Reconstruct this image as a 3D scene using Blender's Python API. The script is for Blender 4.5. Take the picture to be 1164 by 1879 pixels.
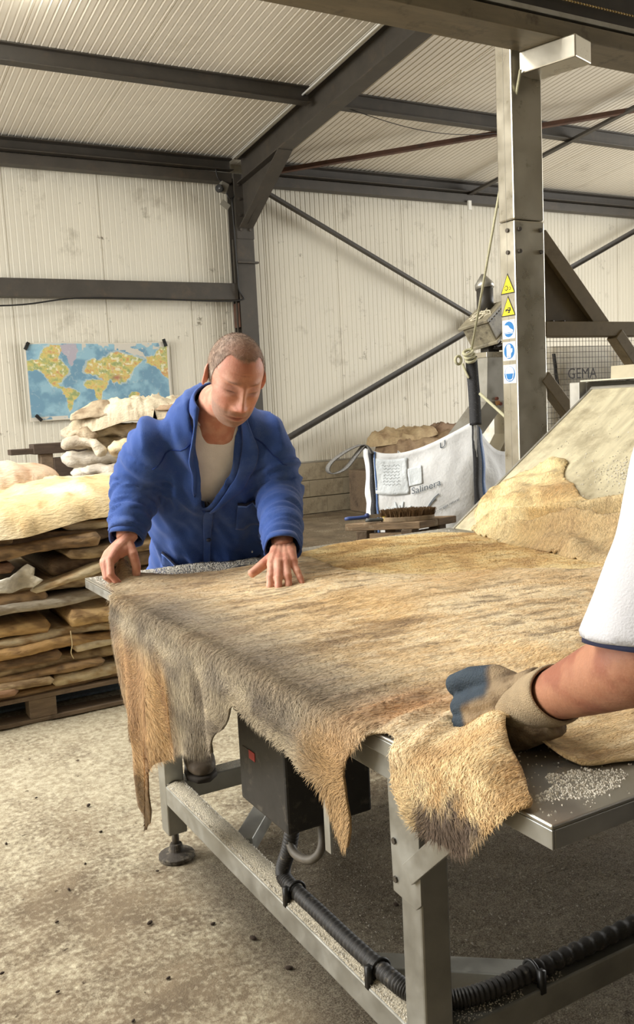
import bpy, bmesh, math, random
import numpy as np
from mathutils import Vector, Matrix, Euler, Quaternion
from mathutils.geometry import delaunay_2d_cdt

for _o in list(bpy.data.objects):
    bpy.data.objects.remove(_o, do_unlink=True)
SC = bpy.context.scene
COL = SC.collection
random.seed(7)
RNG = np.random.default_rng(11)
PI = math.pi

# ------------------------------------------------------------------ camera
CAM_H = 1.35
F_PX = 1640.0                      # focal length in pixels of the 1164 x 1879 frame
YAW, PITCH, ROLL = math.radians(29.3), math.radians(-6.8), 0.0504
fw = Vector((math.sin(YAW) * math.cos(PITCH), math.cos(YAW) * math.cos(PITCH), math.sin(PITCH)))
r0 = Vector((math.cos(YAW), -math.sin(YAW), 0.0))
u0 = r0.cross(fw)
rt = r0 * math.cos(ROLL) - u0 * math.sin(ROLL)
upv = u0 * math.cos(ROLL) + r0 * math.sin(ROLL)
cd = bpy.data.cameras.new('camera')
cd.sensor_fit = 'VERTICAL'
cd.sensor_height = 36.0
cd.sensor_width = 36.0
cd.lens = F_PX / 1879.0 * 36.0
cd.clip_start = 0.02
cam = bpy.data.objects.new('camera', cd)
COL.objects.link(cam)
M = Matrix.Identity(4)
for i in range(3):
    M[i][0] = rt[i]; M[i][1] = upv[i]; M[i][2] = -fw[i]
M[2][3] = CAM_H
cam.matrix_world = M
SC.camera = cam

# ------------------------------------------------------------------ world and daylight
w = bpy.data.worlds.new('overcast_sky'); SC.world = w
w.use_nodes = True
bg = w.node_tree.nodes['Background']
bg.inputs['Color'].default_value = (0.93, 0.97, 1.0, 1)
bg.inputs['Strength'].default_value = 2.2

def area_light(name, loc, target, sx, sy, power, col, spread=180):
    l = bpy.data.lights.new(name, 'AREA')
    l.shape = 'RECTANGLE'; l.size = sx; l.size_y = sy
    l.energy = power; l.color = col; l.spread = math.radians(spread)
    o = bpy.data.objects.new(name, l); COL.objects.link(o)
    o.location = loc
    d = Vector(target) - Vector(loc)
    o.rotation_euler = d.to_track_quat('-Z', 'Y').to_euler()
    return o
# daylight falling in through the two big gateways of the hall (left of and right of the work place)
area_light('gateway_daylight_left', (-4.85, 5.4, 2.85), (0, 4.8, 2.7), 5.0, 2.7, 430, (1.0, 0.985, 0.95))
area_light('gateway_daylight_right', (12.8, 3.8, 2.15), (4, 5.2, 2.6), 6.0, 4.1, 490, (1.0, 0.985, 0.95))
# translucent roof lights left of the work place
area_light('rooflight_daylight', (-1.9, 4.0, 4.55), (-1.75, 4.0, 0), 1.9, 6.0, 330, (1.0, 0.985, 0.95))

vs = SC.view_settings
vs.view_transform = 'Standard'; vs.look = 'None'; vs.gamma = 1.0; vs.use_curve_mapping = False
vs.exposure = 0.28

# ------------------------------------------------------------------ numpy noise
def _hash(ix, iy, iz, s):
    h = (ix * 374761393 + iy * 668265263 + iz * 2147483647 + s * 1274126177) & 0xFFFFFFFF
    h = ((h ^ (h >> 13)) * 1274126177) & 0xFFFFFFFF
    h = (h ^ (h >> 16)) & 0xFFFFFFFF
    return h.astype(np.float64) / 4294967295.0
def vnoise(p, s=0):
    p = np.asarray(p, float)
    i = np.floor(p).astype(np.int64); f = p - i
    f = f * f * f * (f * (f * 6 - 15) + 10)
    r = 0.0
    for dx in (0, 1):
        wx = f[:, 0] if dx else 1 - f[:, 0]
        for dy in (0, 1):
            wy = f[:, 1] if dy else 1 - f[:, 1]
            for dz in (0, 1):
                wz = f[:, 2] if dz else 1 - f[:, 2]
                r = r + wx * wy * wz * _hash(i[:, 0] + dx, i[:, 1] + dy, i[:, 2] + dz, s)
    return r
def fbm(p, octv=4, s=0, gain=0.5):
    p = np.asarray(p, float); a = 1.0; t = 0.0; r = 0.0
    for k in range(octv):
        r = r + a * vnoise(p * (2.03 ** k) + 17.3 * k, s + k); t += a; a *= gain
    return r / t
def sstep(a, b, x):
    t = np.clip((np.asarray(x, float) - a) / (b - a), 0, 1)
    return t * t * (3 - 2 * t)
def lerp(a, b, t):
    return a + (b - a) * t
def srgb(r, g, b):
    def c(v):
        v = v / 255.0
        return v / 12.92 if v <= 0.04045 else ((v + 0.055) / 1.055) ** 2.4
    return (c(r), c(g), c(b))

# ------------------------------------------------------------------ materials
MATS = {}
def mat(name, col=(0.5, 0.5, 0.5), rough=0.7, metal=0.0, vary=0.0, vscale=8.0, bump=0.0, bscale=60.0,
        col2=None, stretch=None, attr=None, spec=0.5, detail=6.0, dirt=None, dirt_scale=3.0, dirt_lo=.5, dirt_hi=.75,
        trans=0.0, rvary=0.0, sss=0.0, coat=0.0, sheen=0.0):
    if name in MATS: return MATS[name]
    m = bpy.data.materials.new(name); m.use_nodes = True
    nt = m.node_tree; N = nt.nodes; L = nt.links
    b = N['Principled BSDF']
    b.inputs['Roughness'].default_value = rough
    b.inputs['Metallic'].default_value = metal
    b.inputs['Specular IOR Level'].default_value = spec
    if sss:
        b.inputs['Subsurface Weight'].default_value = sss
        b.inputs['Subsurface Radius'].default_value = (0.012, 0.005, 0.003)
        b.inputs['Subsurface Scale'].default_value = 1.0
    if sheen: b.inputs['Sheen Weight'].default_value = sheen
    if trans: b.inputs['Transmission Weight'].default_value = trans
    tc = N.new('ShaderNodeTexCoord'); mp = N.new('ShaderNodeMapping')
    L.new(tc.outputs['Object'], mp.inputs['Vector'])
    if stretch: mp.inputs['Scale'].default_value = stretch
    src = None
    if attr:
        a = N.new('ShaderNodeAttribute'); a.attribute_name = attr; src = a.outputs['Color']
    else:
        rgb = N.new('ShaderNodeRGB'); rgb.outputs[0].default_value = (*col, 1); src = rgb.outputs[0]
    n = N.new('ShaderNodeTexNoise'); n.inputs['Scale'].default_value = vscale; n.inputs['Detail'].default_value = detail
    n.inputs['Roughness'].default_value = 0.62
    L.new(mp.outputs[0], n.inputs['Vector'])
    if col2 is not None:
        mr = N.new('ShaderNodeMapRange'); mr.inputs['From Min'].default_value = 0.36; mr.inputs['From Max'].default_value = 0.64
        L.new(n.outputs['Fac'], mr.inputs['Value'])
        mx = N.new('ShaderNodeMix'); mx.data_type = 'RGBA'
        L.new(mr.outputs[0], mx.inputs['Factor']); L.new(src, mx.inputs['A'])
        mx.inputs['B'].default_value = (*col2, 1); src = mx.outputs['Result']
    if vary:
        mr = N.new('ShaderNodeMapRange'); mr.inputs['From Min'].default_value = 0.3; mr.inputs['From Max'].default_value = 0.7
        mr.inputs['To Min'].default_value = 1 - vary; mr.inputs['To Max'].default_value = 1 + vary
        L.new(n.outputs['Fac'], mr.inputs['Value'])
        vm = N.new('ShaderNodeVectorMath'); vm.operation = 'MULTIPLY'
        cb = N.new('ShaderNodeCombineXYZ')
        for k in range(3): L.new(mr.outputs[0], cb.inputs[k])
        L.new(src, vm.inputs[0]); L.new(cb.outputs[0], vm.inputs[1]); src = vm.outputs[0]
    if dirt is not None:
        dn = N.new('ShaderNodeTexNoise'); dn.inputs['Scale'].default_value = dirt_scale; dn.inputs['Detail'].default_value = 9
        dn.inputs['Roughness'].default_value = 0.7
        L.new(tc.outputs['Object'], dn.inputs['Vector'])
        mr = N.new('ShaderNodeMapRange'); mr.inputs['From Min'].default_value = dirt_lo; mr.inputs['From Max'].default_value = dirt_hi
        L.new(dn.outputs['Fac'], mr.inputs['Value'])
        mx = N.new('ShaderNodeMix'); mx.data_type = 'RGBA'
        L.new(mr.outputs[0], mx.inputs['Factor']); L.new(src, mx.inputs['A'])
        mx.inputs['B'].default_value = (*dirt, 1); src = mx.outputs['Result']
    L.new(src, b.inputs['Base Color'])
    if rvary:
        mr = N.new('ShaderNodeMapRange'); mr.inputs['To Min'].default_value = max(0, rough - rvary); mr.inputs['To Max'].default_value = min(1, rough + rvary)
        mr.inputs['From Min'].default_value = 0.3; mr.inputs['From Max'].default_value = 0.7
        L.new(n.outputs['Fac'], mr.inputs['Value']); L.new(mr.outputs[0], b.inputs['Roughness'])
    if bump:
        bn = N.new('ShaderNodeTexNoise'); bn.inputs['Scale'].default_value = bscale; bn.inputs['Detail'].default_value = 5
        L.new(mp.outputs[0], bn.inputs['Vector'])
        bp = N.new('ShaderNodeBump'); bp.inputs['Strength'].default_value = bump; bp.inputs['Distance'].default_value = 0.01
        L.new(bn.outputs['Fac'], bp.inputs['Height']); L.new(bp.outputs[0], b.inputs['Normal'])
    MATS[name] = m
    return m

# ------------------------------------------------------------------ mesh builder
class MB:
    def __init__(s): s.v = []; s.f = []
    def add(s, V, Fc):
        o = len(s.v); s.v.extend([tuple(map(float, p)) for p in V]); s.f.extend([tuple(int(i) + o for i in f) for f in Fc]); return s
    def box(s, c, size, R=None):
        hx, hy, hz = [k / 2 for k in size]
        V = [Vector((x, y, z)) for x in (-hx, hx) for y in (-hy, hy) for z in (-hz, hz)]
        if R is not None: V = [R @ p for p in V]
        V = [p + Vector(c) for p in V]
        return s.add(V, [(0, 1, 3, 2), (4, 6, 7, 5), (0, 4, 5, 1), (2, 3, 7, 6), (0, 2, 6, 4), (1, 5, 7, 3)])
    def bb(s, a, b):
        return s.box([(a[i] + b[i]) / 2 for i in range(3)], [abs(b[i] - a[i]) for i in range(3)])
    def prof(s, pts, p0, p1, up=(0, 0, 1), caps=True):
        """extrude a closed 2-D profile (side, up) from p0 to p1"""
        p0 = Vector(p0); p1 = Vector(p1); d = (p1 - p0).normalized()
        side = d.cross(Vector(up)).normalized(); u = side.cross(d).normalized()
        n = len(pts); V = [q + side * a + u * b for q in (p0, p1) for a, b in pts]
        Fc = [(i, (i + 1) % n, n + (i + 1) % n, n + i) for i in range(n)]
        if caps: Fc += [tuple(range(n))[::-1], tuple(range(n, 2 * n))]
        return s.add(V, Fc)
    def bar(s, p0, p1, wd, ht, up=(0, 0, 1)):
        a, b = wd / 2, ht / 2
        return s.prof([(-a, -b), (a, -b), (a, b), (-a, b)], p0, p1, up)
    def ibeam(s, p0, p1, h, wd, tf=0.012, tw=0.009, up=(0, 0, 1)):
        a, b, t = wd / 2, h / 2, tw / 2
        return s.prof([(-a, -b), (a, -b), (a, -b + tf), (t, -b + tf), (t, b - tf), (a, b - tf), (a, b), (-a, b), (-a, b - tf), (-t, b - tf), (-t, -b + tf), (-a, -b + tf)], p0, p1, up)
    def cbeam(s, p0, p1, h, wd, t=0.008, up=(0, 0, 1), flip=1):
        a, b = wd * flip, h / 2
        return s.prof([(0, -b), (a, -b), (a, -b + t), (t * flip, -b + t), (t * flip, b - t), (a, b - t), (a, b), (0, b)][::flip], p0, p1, up)
    def tube(s, path, rad, n=10, caps=True, flat=1.0, ref=(0, 0, 1), closed=False):
        P = [Vector(p) for p in path]; m = len(P)
        if not hasattr(rad, '__len__'): rad = [rad] * m
        V = []; prev = None
        for i in range(m):
            if closed: t = (P[(i + 1) % m] - P[i - 1])
            else: t = (P[min(i + 1, m - 1)] - P[max(i - 1, 0)])
            t = t.normalized() if t.length > 1e-9 else Vector((0, 0, 1))
            if prev is None:
                r = Vector(ref)
                if abs(t.dot(r)) > 0.95: r = Vector((1, 0, 0)) if abs(t.x) < .9 else Vector((0, 1, 0))
                a = t.cross(r).normalized()
            else:
                a = prev - t * prev.dot(t)
                a = a.normalized() if a.length > 1e-6 else t.orthogonal().normalized()
            prev = a; b = t.cross(a)
            for k in range(n):
                an = 2 * PI * k / n
                V.append(P[i] + a * (math.cos(an) * rad[i]) + b * (math.sin(an) * rad[i] * flat))
        Fc = []
        R = m if closed else m - 1
        for i in range(R):
            j = (i + 1) % m
            for k in range(n):
                k2 = (k + 1) % n
                Fc.append((i * n + k, i * n + k2, j * n + k2, j * n + k))
        if caps and not closed:
            Fc += [tuple(range(n))[::-1], tuple((m - 1) * n + k for k in range(n))]
        return s.add(V, Fc)
    def cyl(s, p0, p1, r, n=16, r2=None):
        return s.tube([p0, p1], [r, r if r2 is None else r2], n)
    def sphere(s, c, r, nu=16, nv=10, R=None):
        rr = r if hasattr(r, '__len__') else (r, r, r)
        V = []; 
        for j in range(1, nv):
            th = PI * j / nv
            for i in range(nu):
                ph = 2 * PI * i / nu
                V.append(Vector((rr[0] * math.sin(th) * math.cos(ph), rr[1] * math.sin(th) * math.sin(ph), rr[2] * math.cos(th))))
        V += [Vector((0, 0, rr[2])), Vector((0, 0, -rr[2]))]
        if R is not None: V = [R @ p for p in V]
        V = [p + Vector(c) for p in V]
        Fc = []
        for j in range(nv - 2):
            for i in range(nu):
                i2 = (i + 1) % nu
                Fc.append((j * nu + i, (j + 1) * nu + i, (j + 1) * nu + i2, j * nu + i2))
        T = (nv - 1) * nu
        for i in range(nu):
            i2 = (i + 1) % nu
            Fc.append((T, i, i2)); Fc.append((T + 1, (nv - 2) * nu + i2, (nv - 2) * nu + i))
        return s.add(V, Fc)
    def grid(s, P, wrap=False):
        """P: array rows x cols x 3"""
        P = np.asarray(P); r, c = P.shape[:2]
        Fc = [(i * c + j, i * c + (j + 1) % c, (i + 1) * c + (j + 1) % c, (i + 1) * c + j) for i in range(r - 1) for j in range(c if wrap else c - 1)]
        return s.add(P.reshape(-1, 3), Fc)
    def mesh(s, name, smooth=False):
        me = bpy.data.meshes.new(name); me.from_pydata(s.v, [], s.f)
        if smooth: me.polygons.foreach_set('use_smooth', [True] * len(me.polygons))
        me.update(); return me
    def build(s, name, m, parent=None, smooth=False, bevel=0.0, solid=0.0, soff=0.0, subd=0, loc=None):
        me = s.mesh(name, smooth)
        return obj(name, me, m, parent, bevel, solid, soff, subd, loc)

def obj(name, me, m=None, parent=None, bevel=0.0, solid=0.0, soff=0.0, subd=0, loc=None):
    o = bpy.data.objects.new(name, me); COL.objects.link(o)
    if m is not None and not me.materials: me.materials.append(m)
    if parent is not None:
        o.parent = parent
        if parent.type == 'EMPTY' or True:
            pass
    if solid:
        md = o.modifiers.new('thickness', 'SOLIDIFY'); md.thickness = solid; md.offset = soff
    if bevel:
        md = o.modifiers.new('edge', 'BEVEL'); md.width = bevel; md.segments = 2; md.limit_method = 'ANGLE'; md.angle_limit = 0.6
    if subd:
        md = o.modifiers.new('sub', 'SUBSURF'); md.levels = subd; md.render_levels = subd
    if loc is not None: o.location = loc
    return o
def tag(o, label=None, cat=None, group=None, kind=None):
    if label: o['label'] = label
    if cat: o['category'] = cat
    if group: o['group'] = group
    if kind: o['kind'] = kind
    return o
def thing(name, label, cat, loc=(0, 0, 0), group=None, rz=0.0):
    o = bpy.data.objects.new(name, None); COL.objects.link(o)
    o.empty_display_size = 0.1
    o.location = loc; o.rotation_euler = (0, 0, rz)
    return tag(o, label, cat, group)
def setcol(me, cols, name='Col'):
    a = me.color_attributes.new(name, 'FLOAT_COLOR', 'POINT')
    c = np.ones((len(me.vertices), 4)); c[:, :3] = cols
    a.data.foreach_set('color', c.ravel())
def coords(me):
    c = np.empty(len(me.vertices) * 3); me.vertices.foreach_get('co', c); return c.reshape(-1, 3)
def setcoords(me, c):
    me.vertices.foreach_set('co', np.asarray(c, float).ravel()); me.update()
def remesh(mb, voxel, smooth=4, fac=0.5, name='tmp'):
    me = mb.mesh(name); o = bpy.data.objects.new(name, me); COL.objects.link(o)
    r = o.modifiers.new('r', 'REMESH'); r.mode = 'VOXEL'; r.voxel_size = voxel; r.use_smooth_shade = True
    if smooth:
        sm = o.modifiers.new('s', 'SMOOTH'); sm.iterations = smooth; sm.factor = fac
    dg = bpy.context.evaluated_depsgraph_get(); dg.update()
    out = bpy.data.meshes.new_from_object(o.evaluated_get(dg))
    bpy.data.objects.remove(o); bpy.data.meshes.remove(me)
    out.materials.clear()
    out.polygons.foreach_set('use_smooth', [True] * len(out.polygons))
    return out
def mesh_to_mb(me, mb=None):
    mb = mb or MB()
    return mb.add(coords(me), [tuple(p.vertices) for p in me.polygons])
def normals(me):
    c = np.empty(len(me.vertices) * 3); me.vertices.foreach_get('normal', c); return c.reshape(-1, 3)
def spline(pts, n=40):
    """Catmull-Rom through the points"""
    P = [np.asarray(p, float) for p in pts]; P = [2 * P[0] - P[1]] + P + [2 * P[-1] - P[-2]]
    out = []; segs = len(P) - 3; per = max(2, n // segs)
    for i in range(segs):
        a, b, c, d = P[i:i + 4]
        for k in range(per):
            t = k / per
            out.append(0.5 * ((2 * b) + (c - a) * t + (2 * a - 5 * b + 4 * c - d) * t * t + (3 * b - a - 3 * c + d) * t ** 3))
    out.append(P[-2]); return np.array(out)
def inpoly(px, py, poly):
    x, y = np.asarray(px), np.asarray(py); r = np.zeros(x.shape, bool); n = len(poly); j = n - 1
    for i in range(n):
        xi, yi = poly[i]; xj, yj = poly[j]
        cnd = ((yi > y) != (yj > y)) & (x < (xj - xi) * (y - yi) / (yj - yi + 1e-12) + xi)
        r ^= cnd; j = i
    return r
def sheet2d(outline, h, jitter=0.0):
    """triangulate the outline (2-D polygon) with inner points spaced h; returns (pts, tris)"""
    O = []
    n = len(outline)
    for i in range(n):
        a = np.array(outline[i], float); b = np.array(outline[(i + 1) % n], float)
        k = max(1, int(np.linalg.norm(b - a) / h)); 
        for q in range(k): O.append(a + (b - a) * q / k)
    O = np.array(O); mn, mx = O.min(0), O.max(0)
    xs = np.arange(mn[0] + h / 2, mx[0], h); ys = np.arange(mn[1] + h / 2, mx[1], h)
    gx, gy = np.meshgrid(xs, ys); gx[1::2] += h * 0.5
    g = np.stack([gx.ravel(), gy.ravel()], 1)
    g = g[inpoly(g[:, 0], g[:, 1], O)]
    # keep away from the rim
    keep = np.ones(len(g), bool)
    for i in range(0, len(O)):
        a = O[i]; keep &= ((g[:, 0] - a[0]) ** 2 + (g[:, 1] - a[1]) ** 2) > (0.55 * h) ** 2
    g = g[keep]
    P = [Vector(p) for p in O] + [Vector(p) for p in g]
    E = [(i, (i + 1) % len(O)) for i in range(len(O))]
    r = delaunay_2d_cdt(P, E, [list(range(len(O)))], 1, 1e-6)
    return np.array([tuple(v) for v in r[0]]), [tuple(f) for f in r[2]]
def rough_outline(pts, amp, seed, h=0.02):
    O = []; n = len(pts)
    for i in range(n):
        a = np.array(pts[i], float); b = np.array(pts[(i + 1) % n], float); k = max(1, int(np.linalg.norm(b - a) / h))
        for q in range(k): O.append(a + (b - a) * q / k)
    O = np.array(O); z = np.zeros((len(O), 1))
    O[:, 0] += amp * (2 * fbm(np.hstack([O * 18, z]), 3, seed) - 1); O[:, 1] += amp * (2 * fbm(np.hstack([O * 18, z + 9]), 3, seed) - 1)
    return O

# ================================================================== THE HALL
def roofz(y): return 4.19 + (9.8 - y) * 0.105

# ---- floor: concrete strewn with trodden salt
def floor_material():
    m = bpy.data.materials.new('salted_concrete'); m.use_nodes = True
    N = m.node_tree.nodes; L = m.node_tree.links; b = N['Principled BSDF']
    b.inputs['Roughness'].default_value = 0.9; b.inputs['Specular IOR Level'].default_value = 0.25
    tc = N.new('ShaderNodeTexCoord')
    def noise(sc, det=8, ro=.65):
        n = N.new('ShaderNodeTexNoise'); n.inputs['Scale'].default_value = sc; n.inputs['Detail'].default_value = det
        n.inputs['Roughness'].default_value = ro; L.new(tc.outputs['Object'], n.inputs['Vector']); return n.outputs['Fac']
    def rng(v, a, c, lo=0, hi=1):
        r = N.new('ShaderNodeMapRange'); r.inputs['From Min'].default_value = a; r.inputs['From Max'].default_value = c
        r.inputs['To Min'].default_value = lo; r.inputs['To Max'].default_value = hi; L.new(v, r.inputs['Value']); return r.outputs[0]
    def mix(f, A, B):
        x = N.new('ShaderNodeMix'); x.data_type = 'RGBA'; L.new(f, x.inputs['Factor'])
        for s, q in (('A', A), ('B', B)):
            if isinstance(q, tuple): x.inputs[s].default_value = (*q, 1)
            else: L.new(q, x.inputs[s])
        return x.outputs['Result']
    at = N.new('ShaderNodeAttribute'); at.attribute_name = 'Col'      # how thick the salt lies
    sep = N.new('ShaderNodeSeparateColor'); L.new(at.outputs['Color'], sep.inputs[0])
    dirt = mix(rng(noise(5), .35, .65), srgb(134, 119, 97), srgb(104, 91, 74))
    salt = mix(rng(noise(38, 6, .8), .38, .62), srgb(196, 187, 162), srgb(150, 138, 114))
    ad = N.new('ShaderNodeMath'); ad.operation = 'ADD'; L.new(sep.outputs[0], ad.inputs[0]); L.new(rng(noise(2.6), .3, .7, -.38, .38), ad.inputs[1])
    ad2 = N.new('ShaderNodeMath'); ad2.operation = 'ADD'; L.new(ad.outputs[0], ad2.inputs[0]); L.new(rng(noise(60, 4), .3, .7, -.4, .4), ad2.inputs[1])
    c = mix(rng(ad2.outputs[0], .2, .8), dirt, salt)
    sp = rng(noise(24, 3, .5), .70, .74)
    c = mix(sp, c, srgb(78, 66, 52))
    gr = mix(rng(noise(260, 2, .6), .42, .6), srgb(54, 47, 38), srgb(116, 108, 94))     # loose coarse grains, toned dark to paint in the shade under the table
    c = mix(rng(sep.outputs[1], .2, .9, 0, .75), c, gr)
    L.new(c, b.inputs['Base Color'])
    b1 = N.new('ShaderNodeBump'); b1.inputs['Strength'].default_value = .55; b1.inputs['Distance'].default_value = .012
    L.new(noise(34, 7, .7), b1.inputs['Height'])
    b2 = N.new('ShaderNodeBump'); b2.inputs['Strength'].default_value = .5; b2.inputs['Distance'].default_value = .004
    L.new(noise(240, 3, .6), b2.inputs['Height']); L.new(b1.outputs[0], b2.inputs['Normal']); L.new(b2.outputs[0], b.inputs['Normal'])
    return m
gx = np.concatenate([np.arange(-5, -.4, .4), np.arange(-.4, 2.6, .025), np.arange(2.6, 6, .12), np.arange(6, 13.01, .5)])
gy = np.concatenate([np.arange(-10, .6, .4), np.arange(.6, 4.4, .025), np.arange(4.4, 9.6, .12), [9.9]])
X, Y = np.meshgrid(gx, gy)
P3 = np.stack([X.ravel(), Y.ravel(), np.zeros(X.size)], 1)
near = sstep(9, 5, P3[:, 1]) * sstep(5.5, 3.0, P3[:, 0])
P3[:, 2] = -0.004 + near * (0.016 * (fbm(P3 * 3.1, 3, 5) - .5) + 0.010 * (fbm(P3 * 14, 3, 8) - .5))
mb = MB(); mb.grid(P3.reshape(len(gy), len(gx), 3)); me = mb.mesh('floor', True)
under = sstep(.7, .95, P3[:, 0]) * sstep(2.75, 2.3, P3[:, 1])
salt_cover = sstep(5.2, 4.0, P3[:, 1]) * sstep(2.6, 1.6, P3[:, 0])  # salt lies thicker on the near left part of the floor
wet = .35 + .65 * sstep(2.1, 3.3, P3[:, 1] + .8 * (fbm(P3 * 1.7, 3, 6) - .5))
setcol(me, np.stack([.12 + (.52 * salt_cover + .28 * fbm(P3 * 1.3, 3, 3) * salt_cover) * wet, under, under * 0], 1))
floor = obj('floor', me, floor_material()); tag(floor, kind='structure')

# loose coarse salt grains on the floor
def scatter_grains(name, pts, size, m, parent=None, flat=.75):
    V = []; Fc = []; n = len(pts)
    base = np.array([[1, 0, -.5], [-.6, .8, -.5], [-.6, -.8, -.5], [0, 0, .9]])
    a = RNG.uniform(0, 2 * PI, n); sc = size * RNG.uniform(.5, 1.35, n)
    ca, sa = np.cos(a), np.sin(a)
    VV = np.empty((n, 4, 3))
    jit = RNG.uniform(.6, 1.3, (n, 4, 1))
    B = base[None] * jit
    VV[:, :, 0] = (B[:, :, 0] * ca[:, None] - B[:, :, 1] * sa[:, None]) * sc[:, None] + pts[:, None, 0]
    VV[:, :, 1] = (B[:, :, 0] * sa[:, None] + B[:, :, 1] * ca[:, None]) * sc[:, None] + pts[:, None, 1]
    VV[:, :, 2] = B[:, :, 2] * sc[:, None] * flat + pts[:, None, 2] + .3 * sc[:, None]
    i = np.arange(n)[:, None] * 4
    T = np.concatenate([i + np.array([[0, 1, 3]]), i + np.array([[1, 2, 3]]), i + np.array([[2, 0, 3]])])
    me = bpy.data.meshes.new(name); me.from_pydata(VV.reshape(-1, 3).tolist(), [], T.tolist()); me.update()
    o = obj(name, me, m, parent); o['kind'] = 'stuff'
    return o
salt_m = mat('salt_crystals', srgb(214, 208, 194), .55, vary=.18, vscale=90)
n = 34000
gp = np.stack([RNG.uniform(.55, 3.2, n), RNG.uniform(.9, 3.6, n), np.zeros(n)], 1)
dens = fbm(gp * 2.2, 3, 31) * (.35 + .8 * sstep(.75, 1.1, gp[:, 0]) * sstep(3.2, 2.4, gp[:, 1]))
gp = gp[dens > .42 * RNG.uniform(.6, 1.25, n)]
s1 = scatter_grains('salt_grains', gp, .0028, mat('salt_on_floor', srgb(122, 114, 98), .7, vary=.3, vscale=300))
tag(s1, 'loose coarse salt grains strewn over the concrete under the table', 'salt')
# dark crumbs of dung and hair
mb = MB()
crumbs = [(.72, 3.02, .011), (.66, 2.2, .010), (.86, 1.98, .012), (.80, 2.1, .008), (.52, 2.5, .007), (.60, 2.62, .006), (.45, 2.35, .006), (.92, 2.72, .009), (.38, 2.05, .006), (.42, 2.9, .007),
          (.70, 2.8, .007), (.58, 3.2, .006), (.35, 3.3, .006), (.88, 1.82, .011), (.62, 1.95, .007), (.50, 1.85, .006), (1.25, 1.9, .010), (1.05, 2.0, .009), (1.5, 2.1, .009), (1.3, 2.35, .01), (.30, 2.6, .006), (.28, 2.2, .007), (.77, 2.45, .006)]
for x, y, r in crumbs:
    r *= .72; mb.sphere((x, y, r * .45), (r * 1.4, r * .8, r * .6), 7, 5, Matrix.Rotation(random.uniform(0, 3), 3, 'Z'))
tag(mb.build('dirt_crumbs', mat('dirt_crumb', srgb(52, 40, 30), .95), None, True), 'small dark crumbs of dirt lying on the salty floor', 'dirt', kind='stuff')

# ---- wall and roof panels with narrow ribs
panel_m = mat('wall_panel_paint', srgb(211, 205, 188), .55, vary=.05, vscale=1.6, dirt=srgb(126, 116, 96), dirt_scale=2.3, dirt_lo=.585, dirt_hi=.90, stretch=(1, 1, .25), rvary=.1)
roof_m = mat('roof_panel_paint', srgb(230, 223, 208), .5, vary=.05, vscale=1.1, dirt=srgb(160, 150, 130), dirt_scale=1.5, dirt_lo=.58, dirt_hi=.95)
for _m in (panel_m, roof_m):
    _n = _m.node_tree; _g = _n.nodes.new('ShaderNodeNewGeometry')
    for _l in list(_n.links):
        if _l.from_node.type == 'TEX_COORD': _n.links.new(_g.outputs['Position'], _l.to_socket)
def add_specks(m_, thr, colr, sc, msc):
    nt = m_.node_tree; N = nt.nodes; L = nt.links; b = N['Principled BSDF']; src = b.inputs['Base Color'].links[0].from_socket
    g = N.new('ShaderNodeNewGeometry'); a = N.new('ShaderNodeTexNoise'); a.inputs['Scale'].default_value = sc; a.inputs['Detail'].default_value = 10; a.inputs['Roughness'].default_value = .75
    k = N.new('ShaderNodeTexNoise'); k.inputs['Scale'].default_value = msc; k.inputs['Detail'].default_value = 3
    L.new(g.outputs['Position'], a.inputs['Vector']); L.new(g.outputs['Position'], k.inputs['Vector'])
    r1 = N.new('ShaderNodeMapRange'); r1.inputs['From Min'].default_value = thr; r1.inputs['From Max'].default_value = thr + .07; L.new(a.outputs['Fac'], r1.inputs['Value'])
    r2 = N.new('ShaderNodeMapRange'); r2.inputs['From Min'].default_value = .44; r2.inputs['From Max'].default_value = .6; L.new(k.outputs['Fac'], r2.inputs['Value'])
    mu = N.new('ShaderNodeMath'); mu.operation = 'MULTIPLY'; L.new(r1.outputs[0], mu.inputs[0]); L.new(r2.outputs[0], mu.inputs[1])
    x = N.new('ShaderNodeMix'); x.data_type = 'RGBA'; L.new(mu.outputs[0], x.inputs['Factor']); L.new(src, x.inputs['A']); x.inputs['B'].default_value = (*colr, 1); L.new(x.outputs['Result'], b.inputs['Base Color'])
add_specks(panel_m, .60, srgb(122, 113, 94), 5.0, 1.1)
add_specks(panel_m, .67, srgb(70, 62, 50), 16.0, 1.7)
def rib_profile(wd=1.0, nrib=15, g=.009, dpt=.0026):
    pts = [(0.0, -.008), (.003, -.008), (.004, 0)]; st = wd / nrib
    for k in range(nrib):
        c = (k + .5) * st
        pts += [(c - g, 0), (c - g * .45, -dpt), (c + g * .45, -dpt), (c + g, 0), (c + g * 1.5, .0025), (c + g * 2.1, 0)]
    pts += [(wd - .004, 0), (wd - .003, -.008), (wd, -.008)]
    return pts
RP = rib_profile()
# wall: profile in (x, depth), extruded in z
V = [(x, -d, z) for z in (0.0, 3.54) for x, d in RP]; n = len(RP)
wp = bpy.data.meshes.new('panel'); wp.from_pydata(V, [], [(i, i + 1, n + i + 1, n + i) for i in range(n - 1)]); wp.materials.append(panel_m); wp.update()
mb = MB(); mb.bb((-5, 9.86, 0), (13, 9.96, 4.3))
wall_back = mb.build('wall_back', panel_m); tag(wall_back, kind='structure')
for k in range(18):
    o = obj('panel', wp, None, wall_back); o.location = (-5 + k, 9.845, .655)
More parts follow.
